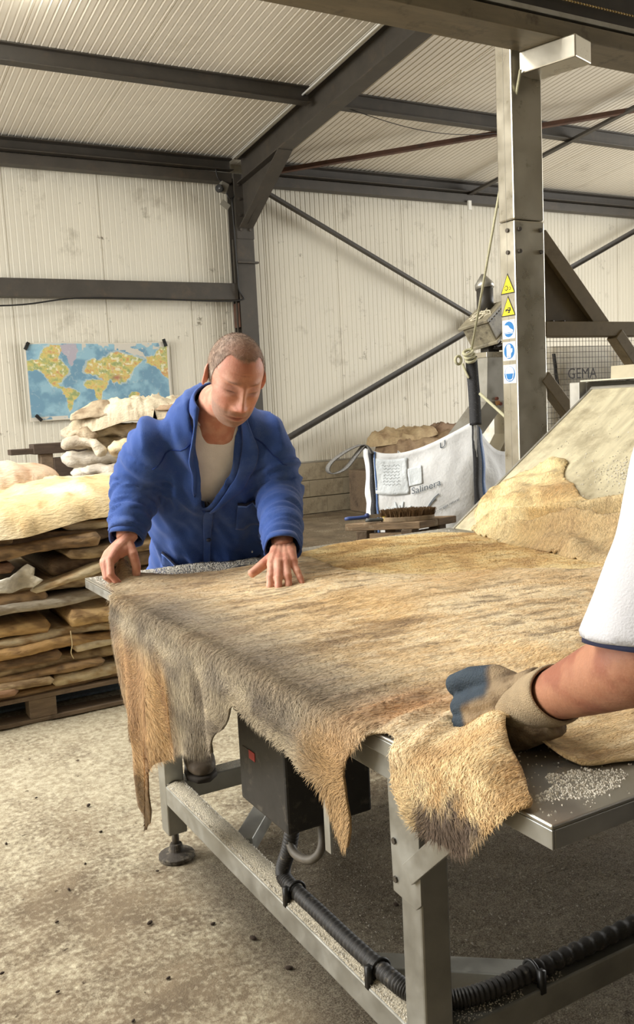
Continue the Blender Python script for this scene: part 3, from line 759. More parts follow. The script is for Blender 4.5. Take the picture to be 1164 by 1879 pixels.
def hide_col(UV):
    u, v = UV[:, 0], UV[:, 1]; z0 = np.zeros(len(u))
    wp_ = 2.2 * fbm(np.stack([u * 3.5, v * 4, z0 + 1], 1), 3, 39)
    st = .55 * fbm(np.stack([u * 3.4, v * 13 + 2 * u + 2 * wp_, z0], 1), 5, 41, .7) + .45 * fbm(np.stack([u * 5, v * 6 + wp_, z0 + 2], 1), 4, 42, .6)
    st2 = fbm(np.stack([u * 9, v * 60 + 6 * u + 4 * wp_, z0 + 3], 1), 4, 43, .7)
    big = fbm(np.stack([u * 3, v * 3.4, z0 + 7], 1), 3, 47)
    c = mixc(C3(214, 184, 134), C3(232, 212, 172), sstep(.42, .62, st))
    c = mixc(c, C3(146, 114, 74), sstep(.47, .33, st) * .8)
    c = mixc(c, C3(126, 98, 64), sstep(.54, .70, st2) * .7); c = mixc(c, C3(238, 222, 188), sstep(.46, .30, st2) * .5)
    c = mixc(c, C3(214, 176, 112), sstep(.45, .65, big) * .6 * sstep(.25, .5, u))
    grey = np.exp(-((u - .02) / .16) ** 2) * sstep(2.6, 2.0, v) * sstep(1.0, 1.25, v)
    c = mixc(c, C3(128, 114, 94), np.clip(grey * (.55 + .7 * big), 0, 1))
    c = mixc(c, C3(146, 124, 94), sstep(2.1, 2.45, v) * sstep(.6, .1, u) * .6)
    # hanging side
    hg = sstep(.0, -.05, u)
    gr = mixc(C3(128, 116, 98), C3(168, 154, 128), sstep(.35, .7, fbm(np.stack([u * 30, v * 14, z0], 1), 4, 51)))
    gr = mixc(gr, C3(92, 80, 66), sstep(.5, .68, fbm(np.stack([u * 16, v * 12, z0 + 5], 1), 4, 53)) * .75)
    orange = sstep(1.86, 1.99, v + .12 * (big - .5)) * sstep(-.05, -.17, u) * sstep(2.36, 2.27, v)
    oc = mixc(C3(166, 128, 86), C3(200, 164, 114), sstep(.35, .65, fbm(np.stack([u * 4, v * 34, z0], 1), 3, 57)))
    gr = mixc(gr, oc, orange * .92)
    gr = mixc(gr, C3(120, 96, 64), sstep(-.42, -.50, u) * sstep(2.0, 2.07, v))
    gr = mixc(gr, C3(176, 144, 100), sstep(1.30, 1.18, v))
    c = mixc(c, gr, hg)
    # pale folded end by the glove with dark curly patch at its hem
    pale = sstep(1.06, .93, v) * sstep(.35, .1, u)
    pc = mixc(C3(222, 196, 146), C3(196, 160, 108), sstep(.4, .65, fbm(np.stack([u * 20, v * 40, z0], 1), 3, 61)))
    c = mixc(c, pc, pale * .85)
    dk = sstep(-.035, -.06, u + .05 * (fbm(np.stack([u * 30, v * 30, z0], 1), 3, 63) - .5)) * sstep(.955, .925, v) * sstep(.79, .83, v)
    c = mixc(c, C3(96, 80, 66), dk)
    c = mixc(c, C3(196, 138, 82), np.exp(-(((u - .1) / .12) ** 2 + ((v - 1.13) / .07) ** 2)) * .55)
    return c
def smooth_outline(o, n=3):
    O = np.array(o, float)
    for _ in range(n):
        O = np.stack([.75 * O + .25 * np.roll(O, -1, 0), .25 * O + .75 * np.roll(O, -1, 0)], 1).reshape(-1, 2)
    return O
O1 = rough_outline(smooth_outline(outl, 1), .012, 5, .012)
uv, tris = sheet2d(O1, .0125)
P = hide_map(uv); hc_ = np.clip(hide_col(uv) * 1.07, 0, 1)
mh = MB().add(P, tris).mesh('cow_hide', True); setcol(mh, hc_)
hideA = obj('cow_hide', mh, hide_m, None, solid=.004, soff=-1)
tag(hideA, 'brown salted cow hide spread over the table and hanging off its left edge', 'hide')
def flowA(Pt, Nn):
    d = np.zeros_like(Pt)
    hang = sstep(TZ - .02, TZ - .06, Pt[:, 2])
    n_ = fbm(Pt * 6, 2, 71)[:, None]; an = (n_[:, 0] - .5) * 7
    d[:, 0] = (1 - hang) * -1.0; d[:, 1] = (1 - hang) * -.35 + hang * np.sin(an) * .9; d[:, 2] = -hang * (.35 + np.cos(an))
    return d
uA, vA = uv[:, 0], uv[:, 1]
lm = np.where(uA < .05, 1.35, .8) * np.where(vA < 1.09, .5, 1.0) * np.where((uA < -.05) & (vA > .80) & (vA < .96), 1.7, 1.0)
msk = np.where(uA < .02, 2.6, 1.0) * np.where(vA > 1.95, np.where(uA < -.1, .5, 1.0), 1.0)
fur_mesh('hair', mh, hc_, 200000, .0135, flowA, fur_m, hideA, 3, .20, .00042, msk, lm)

# ---- golden hide under it, filling the far right half of the table
outB = [(1.20, 1.0), (1.18, 1.6), (1.16, 2.2), (1.27, 2.52), (1.40, 2.60), (1.55, 2.655), (1.75, 2.66), (1.92, 2.62), (2.04, 2.54), (2.075, 2.2), (2.07, 1.6), (2.07, 1.0), (1.95, .80), (1.5, .76)]
O2 = rough_outline(smooth_outline(outB, 2), .014, 15, .02)
uv2, tr2 = sheet2d(O2, .018)
z0 = np.zeros(len(uv2))
P = np.stack([uv2[:, 0], uv2[:, 1], TZ + .003 + .006 * fbm(np.hstack([uv2 * 5, z0[:, None]]), 3, 81)], 1)
st = fbm(np.stack([uv2[:, 0] * 5, uv2[:, 1] * 10 + 3 * fbm(np.hstack([uv2 * 4, z0[:, None]]), 2, 7), z0], 1), 5, 83, .7); st2 = fbm(np.stack([uv2[:, 0] * 12, uv2[:, 1] * 40, z0], 1), 3, 84)
c = mixc(C3(222, 186, 118), C3(236, 212, 152), sstep(.42, .62, st)); c = mixc(c, C3(182, 140, 80), sstep(.48, .30, st) * .85); c = mixc(c, C3(160, 122, 72), sstep(.6, .75, st2) * .5)
m2 = MB().add(P, tr2).mesh('cow_hide', True); setcol(m2, c)
hideB = obj('cow_hide', m2, hide_m, None, solid=.003, soff=-1); tag(hideB, 'golden cow hide lying flat on the far right half of the table', 'hide')
fur_mesh('hair', m2, c, 34000, .012, lambda Pt, Nn: np.tile([[-1., -.3, 0]], (len(Pt), 1)), fur_m, hideB, 4, .25, .0006)

# ---- crumpled pale hide lying from the table up onto the chute
outC = [(-.07, 2.50), (.02, 2.56), (.075, 2.63), (.135, 2.66), (.20, 2.655), (.275, 2.645), (.33, 2.60), (.385, 2.53), (.435, 2.475), (.425, 2.425), (.375, 2.40), (.335, 2.375), (.27, 2.27), (.205, 2.15), (.19, 2.04), (.20, 1.90), (.21, 1.70), (.16, 1.45), (.05, 1.40), (-.10, 1.45), (-.19, 1.65), (-.20, 1.85), (-.16, 2.05), (-.13, 2.28)]
O3 = rough_outline(smooth_outline(outC, 2), .014, 25, .015)
uv3, tr3 = sheet2d(O3, .0105)
s_, y_ = uv3[:, 0], uv3[:, 1]; z0 = np.zeros(len(s_))
def mapC(s_, y_, off):
    P = np.empty((len(s_), 3)); r = sstep(-.06, .06, s_)
    sp_ = np.maximum(s_, 0)
    P[:, 0] = 2.092 + np.where(s_ < 0, s_, s_ * ca / 1.0) - off * sa * r
    P[:, 1] = y_; P[:, 2] = TZ + sp_ * .675 * ca + off * (1 - r + r * ca) + .02 * np.exp(-(s_ / .05) ** 2)
    return P
w1 = fbm(np.stack([s_ * 7, y_ * 5, z0], 1), 3, 91); w2 = 1 - np.abs(2 * fbm(np.stack([s_ * 5 + y_ * 2, y_ * 4, z0 + 4], 1), 3, 93) - 1)
rim = np.ones(len(s_))
off = .008 + .055 * np.clip(w2 - .55, 0, 1) * 2 * w1 + .03 * w1
off = off + .080 * np.exp(-((s_ - .03 - .35 * (2.25 - y_)) / .035) ** 2) * sstep(2.5, 2.3, y_) + .055 * np.exp(-((s_ + .08 - .12 * (2.3 - y_)) / .03) ** 2) * sstep(2.5, 2.2, y_) + .03 * np.exp(-((s_ - .40) / .03) ** 2)
dr = np.min(np.hypot(s_[:, None] - O3[None, :, 0], y_[:, None] - O3[None, :, 1]), axis=1); off = .005 + (off - .005) * sstep(-.01, .05, dr)
P = mapC(s_, y_, off)
sp1 = fbm(np.stack([s_ * 26, y_ * 26, z0], 1), 4, 95); sp2 = fbm(np.stack([s_ * 6, y_ * 6, z0], 1), 3, 97)
c = mixc(C3(246, 226, 172), C3(228, 198, 138), sstep(.35, .65, sp2)); c = mixc(c, C3(176, 148, 106), sstep(.52, .72, sp1) * .45)
c = mixc(c, C3(206, 158, 96), np.exp(-(((s_ - .24) / .09) ** 2 + ((y_ - 2.30) / .10) ** 2)) * .6)
c = mixc(c, C3(160, 130, 92), sstep(.05, -.08, s_) * sstep(2.45, 2.2, y_) * .35)
c = mixc(c, C3(186, 156, 114), sstep(2.18, 2.05, y_) * .5)
m3 = MB().add(P, tr3).mesh('cow_hide', True); setcol(m3, c)
hideC = obj('cow_hide', m3, hide_m, None, solid=.006, soff=-1); tag(hideC, 'crumpled pale cow hide with a pointed end lying up on the chute', 'hide')
fur_mesh('hair', m3, c, 30000, .010, lambda Pt, Nn: np.tile([[-.7, -.8, -.4]], (len(Pt), 1)) + 1.2 * (np.stack([fbm(Pt * 9, 2, 5), fbm(Pt * 9 + 7, 2, 6), fbm(Pt * 9 + 3, 2, 7)], 1) - .5), fur_m, hideC, 6, .14, .0005)

# ================================================================== WORLD MAP
def build_map():
    x0, x1, zt, zb = 2.06, 3.665, 2.150, 1.325; yw = 9.80
    A = [np.array(p, float) for p in (
        [(105, 190), (150, 180), (190, 190), (200, 150), (230, 110), (280, 85), (330, 90), (340, 130), (310, 170), (340, 200), (370, 250), (380, 285), (340, 310), (320, 340), (290, 360), (262, 370), (240, 340), (222, 310), (210, 280), (180, 250), (150, 250), (105, 265)],
        [(262, 362), (290, 358), (330, 382), (350, 396), (335, 404), (300, 387), (270, 377)],
        [(330, 400), (370, 386), (405, 400), (436, 430), (425, 455), (400, 480), (385, 510), (375, 540), (370, 562), (355, 545), (352, 500), (350, 460), (330, 430)],
        [(485, 272), (500, 230), (520, 200), (560, 185), (590, 195), (640, 165), (680, 138), (720, 128), (770, 150), (820, 160), (880, 180), (905, 195), (870, 215), (845, 235), (820, 260), (800, 300), (780, 330), (760, 352), (740, 350), (722, 366), (700, 340), (680, 358), (660, 330), (640, 345), (620, 345), (590, 322), (560, 300), (530, 290), (500, 290)],
        [(478, 350), (500, 330), (550, 335), (600, 338), (642, 348), (630, 380), (605, 410), (590, 450), (575, 482), (560, 478), (545, 440), (540, 410), (520, 395), (490, 392), (474, 370)],
        [(778, 447), (800, 423), (832, 425), (857, 447), (850, 476), (820, 480), (785, 472)],
        [(925, 175), (980, 170), (1010, 130), (1040, 100), (1090, 92), (1090, 350), (1050, 320), (1020, 280), (1000, 250), (960, 235), (925, 220)])]
    green = np.array([(328, 84), (442, 80), (447, 130), (430, 190), (400, 238), (385, 215), (370, 170), (345, 140)], float)
    arct = np.array([(780, 105), (860, 112), (905, 150), (930, 200), (900, 170), (830, 150), (780, 130)], float)
    nu, nv = 300, 160
    U, Vv = np.meshgrid(np.linspace(0, 1, nu), np.linspace(0, 1, nv)); U = U.ravel(); Vv = Vv.ravel()
    cx = 96 + U * 1000; cy = 66 + Vv * 548; z0 = np.zeros(len(U)); q = np.stack([cx / 60, cy / 60, z0], 1)
    wx = cx + 12 * (fbm(q * 3, 4, 3) - .5) * 2; wy = cy + 12 * (fbm(q * 3 + 9, 4, 5) - .5) * 2
    deep = fbm(q * .8, 4, 9)
    c = mixc(C3(70, 138, 172), C3(128, 182, 204), sstep(.4, .68, deep))
    land = np.zeros(len(U), bool); shelf = np.zeros(len(U), bool)
    for p in A:
        land |= inpoly(wx, wy, p); ce = p.mean(0); shelf |= inpoly(wx, wy, ce + (p - ce) * 1.10)
    c = np.where((shelf & ~land)[:, None], mixc(c, C3(196, 208, 200), np.full(len(c), .6)), c)
    el = fbm(q * 2.2 + 4, 5, 13, .65)
    lc = mixc(C3(176, 178, 84), C3(214, 190, 84), sstep(.40, .58, el)); lc = mixc(lc, C3(200, 140, 66), sstep(.57, .70, el)); lc = mixc(lc, C3(130, 150, 76), sstep(.42, .3, el))
    lc = mixc(lc, C3(236, 232, 196), sstep(.62, .72, fbm(q * 3, 3, 19)) * .8 * (cy < 300))
    lc = mixc(lc, C3(158, 66, 40), np.exp(-(((cx - 705) / 32) ** 2 + ((cy - 318) / 17) ** 2)) * .95)
    c = np.where(land[:, None], lc, c)
    c = np.where(inpoly(wx, wy, green)[:, None], C3(172, 164, 180), c)
    c = np.where((inpoly(wx, wy, arct) | ((cy > 585) & (fbm(q, 3, 23) > .42)) | ((cy < 120) & (cx > 480) & (fbm(q * 1.5, 3, 29) > .55)))[:, None], C3(206, 200, 186), c)
    crease = sstep(.035, .0, np.abs(fbm(q * .9, 3, 37) - .5)) * .25
    c = mixc(c, C3(214, 216, 208), crease * (fbm(q * 6, 2, 41) > .5))
    border = (U < .012) | (U > .985) | (Vv < .018) | (Vv > .985)
    c = np.where(border[:, None], C3(214, 206, 188), c)
    c = mixc(c, C3(190, 188, 178), np.full(len(c), .22))
    bow = .014 * np.sin(U * 9 + Vv * 3) + .010 * np.sin(Vv * 7 + 2 * U)
    P = np.stack([x0 + (x1 - x0) * U + .02 * (U - .5) * 0 + .035 * Vv * 0, yw - .016 - .5 * bow, zt + (zb - zt) * Vv + .006 * np.sin(U * 7)], 1)
    mb = MB(); mb.grid(P.reshape(nv, nu, 3)); me = mb.mesh('world_map', True); setcol(me, c)
    o = obj('world_map', me, mat('map_print', rough=.38, attr='Col', spec=.5), None, solid=.001)
    tag(o, 'coloured physical world map poster pinned to the white wall', 'map')
    for x, z, r in ((x0 + .03, zt - .03, .5), (x1 - .05, zt - .01, -.3), (x0 + .09, zb + .04, -.75)):
        mb = MB(); R = Matrix.Rotation(r, 3, 'Y'); mb.box((x, yw - .035, z), (.035, .022, .085), R); mb.cyl((x, yw - .045, z), (x - .012, yw - .07, z + .03), .006, 6)
        mb.build('clip', black_pl, o, bevel=.003)
    return o
build_map()

# ================================================================== STACKS OF FOLDED HIDES
def folded_hide(name, x0, x1, z0, z1, th, y0, depth, col, seed, label, group, end_round=(0, 0), wav=.012, m=None, bulge=0.0, twist=0.0):
    """a hide folded flat: long slab with a rounded folded front, wavy along its length"""
    rg = np.random.default_rng(seed); nx = max(14, int((x1 - x0) / .018)); prof = []
    # closed profile (y, z) around the slab, unit thickness
    for a in np.linspace(PI / 2, 3 * PI / 2, 13): prof.append((math.cos(a) * .5, math.sin(a) * .5))      # front fold
    prof += [(depth / th * k, -.5) for k in (.25, .5, .75, 1)] + [(depth / th * k, .5) for k in (1, .75, .5, .25)]
    prof = np.array(prof); npf = len(prof)
    ts = np.linspace(0, 1, nx); P = np.empty((nx, npf, 3))
    for i, t in enumerate(ts):
        x = lerp(x0, x1, t); zc = lerp(z0, z1, t)
        q = np.array([[x * 5, seed * 3.1, 0.]])
        k = th * (.86 + .35 * vnoise(q * 1.7, seed)[0])
        # rounded ends
        for e, ee in ((t * (x1 - x0), end_round[0]), ((1 - t) * (x1 - x0), end_round[1])):
            if ee and e < ee: k *= max(.12, math.sqrt(max(0, 1 - (1 - e / ee) ** 2)))
        k *= 1 + bulge * math.sin(PI * t)
        yo = y0 + .05 * (vnoise(q * .8 + 5, seed)[0] - .5) + th * .5 + twist * (t - .5)
        zo = zc + wav * (2 * vnoise(q * .9 + 9, seed)[0] - 1)
        P[i, :, 0] = x; P[i, :, 1] = yo + prof[:, 0] * np.where(prof[:, 0] < .5, k, th); P[i, :, 2] = zo + prof[:, 1] * k
    F_ = P.reshape(-1, 3); n1 = fbm(F_ * 22, 3, seed) - .5
    F_[:, 1] += .012 * n1; F_[:, 2] += .006 * (fbm(F_ * 30 + 4, 2, seed + 1) - .5)
    mb = MB(); mb.grid(P, wrap=True); mb.f += [tuple(range(npf))[::-1], tuple((nx - 1) * npf + k for k in range(npf))]
    me = mb.mesh(name, True)
    a, b, c_ = [C3(*k) for k in col]
    f1 = fbm(F_ * np.array([5, 12, 12]), 4, seed + 3, .6); f2 = fbm(F_ * np.array([16, 34, 34]), 4, seed + 5, .65)
    c = mixc(a, b, sstep(.38, .62, f1)); c = mixc(c, c_, sstep(.45, .66, f2) * .85); c = mixc(c, C3(128, 112, 90), np.full(len(c), .22))
    setcol(me, c)
    o = obj(name, me, m or stack_m, None); tag(o, label, 'hide', group); return o
stack_m = mat('raw_hide', rough=.75, attr='Col', vary=.16, vscale=34, bump=.55, bscale=75, spec=.3, stretch=(.6, 1.4, 1.4))
CREAM = ((214, 194, 152), (232, 216, 180), (176, 142, 98)); TAN = ((178, 150, 108), (206, 182, 140), (124, 98, 68)); BROWN = ((140, 110, 78), (176, 142, 98), (94, 72, 52))
DARK = ((110, 90, 70), (142, 118, 92), (76, 60, 46)); GOLD = ((190, 150, 92), (216, 180, 122), (140, 106, 66)); GREY = ((186, 176, 156), (212, 204, 186), (136, 122, 100)); RED = ((160, 120, 88), (188, 150, 112), (120, 84, 64))
ORD = ['topmost', 'second', 'third', 'fourth', 'fifth', 'sixth', 'seventh', 'eighth', 'ninth', 'tenth', 'eleventh', 'twelfth', 'thirteenth', 'fourteenth', 'fifteenth', 'sixteenth', 'seventeenth', 'eighteenth', 'nineteenth', 'twentieth', 'twenty-first', 'twenty-second', 'twenty-third']
layers = [  # x0, x1, z0, z1, thickness, colours, forward shift, rounded ends
    (.955, 1.50, .862, .872, .036, CREAM, -.01, (.03, 0), 'cream'), (-.1, .750, .822, .822, .042, TAN, .00, (0, .01), 'tan stub-ended'), (-.1, 1.50, .785, .835, .056, DARK, .02, (0, 0), 'dark grey-brown'),
    (-.1, 1.113, .725, .80, .058, BROWN, -.03, (0, .02), 'rust brown rolled'), (.953, 1.50, .741, .752, .046, TAN, -.015, (.02, 0), 'tan rolled'), (-.1, .732, .698, .706, .044, RED, -.01, (0, .02), 'reddish short'),
    (.876, 1.50, .678, .700, .084, DARK, .01, (.05, 0), 'fat dark'), (.791, 1.135, .592, .680, .036, CREAM, -.03, (.015, .01), 'pale tilted'), (-.1, .866, .548, .56, .068, BROWN, -.01, (0, .02), 'thick brown'),
    (.70, 1.50, .600, .610, .054, TAN, .02, (.02, 0), 'shadowed tan'), (-.1, 1.125, .489, .540, .048, GREY, -.02, (0, .02), 'light grey wavy'), (.932, 1.50, .446, .446, .074, GOLD, -.035, (.02, 0), 'fat golden rolled'),
    (-.1, .864, .430, .432, .064, GOLD, -.02, (0, .012), 'golden brown'), (-.1, 1.50, .372, .385, .044, CREAM, 0, (0, 0), 'long cream'), (-.1, 1.16, .328, .338, .046, GOLD, -.02, (0, .03), 'rounded golden'),
    (-.1, .902, .282, .285, .052, BROWN, -.03, (0, .015), 'short brown'), (.949, 1.50, .305, .305, .040, CREAM, -.01, (.02, 0), 'cream stub-ended'), (-.1, 1.50, .248, .256, .048, TAN, .005, (0, 0), 'long tan'),
    (-.1, 1.092, .210, .214, .036, BROWN, -.01, (0, .015), 'thin brown'), (-.1, .692, .178, .178, .034, RED, -.03, (0, .02), 'small reddish'), (-.1, .852, .158, .182, .036, TAN, -.03, (0, .02), 'thin tan'),
    (.842, 1.50, .180, .172, .048, CREAM, -.01, (.02, 0), 'cream tan'), (-.1, 1.50, .140, .136, .026, BROWN, .01, (0, 0), 'lowest flat brown')]
order = sorted(range(len(layers)), key=lambda i: -(layers[i][2] + layers[i][3]))
for rank, i in enumerate(order):
    x0, x1, za, zb, th, colr, dy, er, word = layers[i]
    folded_hide('folded_hide', x0, x1, za, zb, th, 4.03 + dy, .80, colr, 100 + i, '%s folded hide, %s below the cream top hide of the pallet stack' % (word, ORD[rank].replace('topmost', 'first')), 'folded hides on the front pallet', er)
# white flap of a hide sticking out of the stack
q = sheet2d(rough_outline([(.60, 0), (.70, -.012), (.80, 0), (.835, .03), (.80, .05), (.805, .085), (.78, .10), (.70, .06), (.60, .05)], .006, 77, .01), .012)
P = np.stack([q[0][:, 0], 4.0 - .025 * np.sin(q[0][:, 0] * 31), .615 + q[0][:, 1] + .006 * fbm(np.hstack([q[0] * 30, q[0][:, :1] * 0]), 2, 3)], 1)
me = MB().add(P, q[1]).mesh('hide_flap', True); setcol(me, mixc(C3(226, 220, 204), C3(196, 186, 164), sstep(.4, .6, fbm(P * 20, 3, 8))))
tag(obj('hide_flap', me, stack_m, None, solid=.006), 'white corner of a hide sticking out of the pallet stack', 'hide')
# the two big hides on top
def blob_hide(name, outl2, zf, th, cols, seed, label, group=None, h=.022, m=None, sag=None, droop=.10, amp=1.0):
    O = rough_outline(smooth_outline(outl2, 2), .015, seed, .02); uv_, tr = sheet2d(O, h)
    d = np.min(np.hypot(uv_[:, None, 0] - O[None, :, 0], uv_[:, None, 1] - O[None, :, 1]), axis=1)
    zc = np.zeros((len(uv_), 1)); hgt = np.sqrt(np.clip(d / droop, 0, 1) * (2 - np.clip(d / droop, 0, 1)))
    n_ = fbm(np.hstack([uv_ * 6, zc]), 4, seed) - .5; rdg = 1 - np.abs(2 * fbm(np.hstack([uv_ * 4, zc + 3]), 3, seed + 2) - 1)
    top = zf(uv_) + hgt * th + .035 * amp * n_ * hgt + .05 * amp * np.clip(rdg - .7, 0, 1) * hgt
    if amp > 1: top = top + hgt * (.05 * (1 - np.abs(2 * fbm(np.hstack([uv_ * 5 + 3 * n_[:, None], zc + 8]), 4, seed + 9) - 1)) ** 3 - .02)
    bot = zf(uv_) - .004 * hgt
    P = np.concatenate([np.column_stack([uv_, top]), np.column_stack([uv_, bot])])
    n = len(uv_); faces = list(tr) + [tuple(k + n for k in f[::-1]) for f in tr]
    me = MB().add(P, faces).mesh(name, True)
    a, b, c_ = [C3(*k) for k in cols]
    c = mixc(a, b, sstep(.36, .62, fbm(P * 5, 4, seed + 4))); c = mixc(c, c_, sstep(.55, .75, fbm(P * 17, 4, seed + 6, .6)) * .8)
    setcol(me, c); o = obj(name, me, m or stack_m, None); tag(o, label, 'hide', group); return o
blob_hide('folded_hide', [(-.1, 4.10), (.55, 4.0), (.75, 3.97), (.95, 3.985), (1.30, 4.0), (1.52, 4.05), (1.55, 4.4), (1.5, 4.75), (.6, 4.85), (-.1, 4.85)], lambda u: .842 + .05 * sstep(.72, 1.1, u[:, 0]) + .03 * sstep(4.0, 4.7, u[:, 1]),
          .135, ((216, 190, 140), (236, 218, 178), (190, 152, 100)), 201, 'large cream hide draped over the top of the pallet stack', 'folded hides on the front pallet', droop=.16)
blob_hide('folded_hide', [(-.1, 4.6), (.6, 4.55), (.95, 4.55), (1.12, 4.65), (1.15, 4.85), (1.0, 5.0), (.3, 5.0), (-.1, 5.0)], lambda u: 1.0 + 0 * u[:, 0], .13, ((208, 176, 146), (226, 204, 176), (180, 140, 106)), 207, 'pinkish folded hide behind the cream one on the pallet stack', 'folded hides on the front pallet', droop=.14)
st_ = MB().tube(spline([(.935, 3.985, .40), (.937, 3.98, .34), (.93, 3.985, .30), (.94, 3.985, .27)], 14), .0022, 5); tag(st_.build('string', mat('string', srgb(206, 186, 140), .8), None, True), 'thin string dangling from the front of the pallet stack', 'string')

# wooden pallet
wood = mat('grey_wood', srgb(122, 104, 84), .85, vary=.3, vscale=9, stretch=(1, 9, 9), bump=.4, bscale=50, dirt=srgb(70, 58, 46), dirt_scale=7)
def pallet(label, loc, L_=1.6, D=.95, rz=0, m=wood):
    p = thing('wooden_pallet', label, 'pallet', loc, rz=rz)
    for k in range(7):
        MB().bb((0, k * (D - .1) / 6, .106), (L_, k * (D - .1) / 6 + .1, .126)).build('deck_board', m, p, bevel=.003)
    for y in (0, D / 2 - .05, D - .1):
        MB().bb((0, y, 0), (L_, y + .1, .02)).build('bottom_board', m, p, bevel=.003)
        for x in (0, L_ / 2 - .06, L_ - .12): MB().bb((x, y, .02), (x + .12, y + .1, .106)).build('block', m, p, bevel=.004)
    return p
pallet('grey wooden pallet under the tall stack of folded hides', (.02, 4.02, 0), 1.55)
tag(MB().bb((.1, 4.25, .004), (1.4, 4.9, .016)).build('plastic_sheet', mat('blue_grey_sheet', srgb(110, 122, 134), .7, vary=.3, vscale=60)), 'blue grey sheet lying under the pallet', 'sheet')

# ---- second stack of pale hides by the wall
PALE = ((196, 182, 160), (218, 206, 184), (150, 132, 108)); PALE2 = ((204, 194, 178), (224, 216, 200), (160, 146, 124)); KHAKI = ((178, 160, 132), (204, 188, 160), (128, 106, 80))
dirn = Vector((.95, -.3, 0))
def pile_roll(pts, r, cols, seed, label, flat=.62, group='pale hides in the rear stack', hollow=None):
    P = spline(pts, 26); n = len(P); t = np.linspace(0, 1, n)
    rad = r * (.82 + .4 * vnoise(np.stack([t * 5, t * 0 + seed, t * 0], 1), seed)) * np.clip(np.sqrt(np.minimum(t, 1 - t) * 16 + .12), 0, 1)
    mb = MB(); mb.tube(P, list(rad), 18, True, flat, (0, 0, 1)); me = mb.mesh('folded_hide', True)
    c = coords(me); c += .030 * (fbm(c * 11, 3, seed)[:, None] - .5) * normals(me) * 2; c[:, 2] += .02 * (fbm(c * 16 + 3, 3, seed + 2) - .5); setcoords(me, c)
    a, b, d = [C3(*k) for k in cols]; k = mixc(a, b, sstep(.38, .6, fbm(c * 8, 3, seed + 4))); k = mixc(k, d, sstep(.52, .7, fbm(c * 20, 4, seed + 6)) * .7); setcol(me, k)
    o = obj('folded_hide', me, stack_m); tag(o, label, 'hide', group); return o
rows = [(.60, .09, 0, DARK, 'dark lower'), (.74, .09, .03, TAN, 'tan lower'), (.86, .085, .0, PALE2, 'pale grey'), (.955, .075, .05, PALE2, 'pale bulging'), (1.05, .085, .0, PALE2, 'whitish rolled'), (1.15, .085, .06, PALE, 'beige doubled'), (1.245, .085, .0, PALE, 'pale beige thick')]
for i, (z, r, dx, cols, wrd) in enumerate(rows):
    xa = 1.58 + dx; xb = 2.45
    pile_roll([(xa, 6.52, z), (xa + .28, 6.42, z + .012), (xa + .55, 6.34, z - .01), (xb, 6.24, z)], r, cols, 300 + i, '%s folded hide, %s from the bottom of the rear stack' % (wrd, ['first', 'second', 'third', 'fourth', 'fifth', 'sixth', 'seventh'][i]))
pile_roll([(1.66, 6.34, .98), (1.80, 6.27, .965), (2.0, 6.2, .97), (2.25, 6.12, .99)], .055, PALE2, 320, 'small whitish hide roll bulging from the front of the rear stack')
pile_roll([(1.85, 6.26, 1.13), (2.05, 6.18, 1.115), (2.3, 6.08, 1.12)], .085, CREAM, 321, 'cream thick hide fold in the middle of the rear stack')
pile_roll([(1.57, 6.44, 1.15), (1.66, 6.36, 1.18), (1.76, 6.30, 1.16), (1.80, 6.28, 1.08)], .05, PALE, 322, 'short beige hide fold at the left end of the rear stack')
pile_roll([(1.60, 6.42, 1.22), (1.68, 6.36, 1.25), (1.78, 6.32, 1.20)], .055, KHAKI, 323, 'khaki curled hide edge on the left of the rear stack')
blob_hide('folded_hide', [(1.58, 6.50), (1.72, 6.28), (2.0, 6.12), (2.4, 6.0), (2.6, 6.1), (2.5, 6.4), (2.2, 6.6), (1.8, 6.65)], lambda u: 1.24 + .07 * sstep(1.7, 2.0, u[:, 0]), .12, ((190, 174, 144), (214, 200, 172), (146, 124, 96)), 331, 'beige wrinkled hide on top of the rear stack', 'pale hides in the rear stack', .016, droop=.10, amp=2.2)
# peaked fold with dark hollow on the very top
def peaked_fold(name, a, b, hgt, wid, cols, seed, label, group):
    a = np.array(a, float); b = np.array(b, float); n = 22; k = 17; P = np.empty((n, k, 3))
    ax = b - a; side = np.cross(ax / np.linalg.norm(ax), [0, 0, 1]); side /= np.linalg.norm(side)
    for i in range(n):
        t = i / (n - 1); c0 = a + ax * t; hh = hgt * (.35 + .65 * math.sin(PI * min(1, t * 1.15) ** 1.2)); ww = wid * (.7 + .3 * math.sin(PI * t))
        for j in range(k):
            s2 = j / (k - 1) * 2 - 1; P[i, j] = c0 + side * ww * s2 + np.array([0, 0, hh * (1 - abs(s2) ** 1.3)])
    F_ = P.reshape(-1, 3); F_ += .02 * (np.stack([fbm(F_ * 14, 3, seed), fbm(F_ * 14 + 5, 3, seed), fbm(F_ * 14 + 9, 3, seed)], 1) - .5)
    mb = MB(); mb.grid(P); me = mb.mesh(name, True); q, r_, s3 = [C3(*v) for v in cols]
    c = mixc(q, r_, sstep(.4, .6, fbm(F_ * 9, 3, seed))); c = mixc(c, s3, sstep(.5, .7, fbm(F_ * 20, 3, seed + 3)) * .8); setcol(me, c)
    o = obj(name, me, stack_m, None, solid=.008); tag(o, label, 'hide', group)
peaked_fold('folded_hide', (1.64, 6.42, 1.33), (2.02, 6.27, 1.36), .12, .10, KHAKI, 341, 'khaki hide folded to a peak with a dark hollow, top of the rear stack', 'pale hides in the rear stack')
peaked_fold('folded_hide', (2.05, 6.22, 1.37), (2.40, 6.08, 1.37), .07, .09, ((176, 150, 122), (198, 174, 144), (132, 106, 82)), 343, 'brownish hide crumpled behind the blue jacket on the rear stack', 'pale hides in the rear stack')
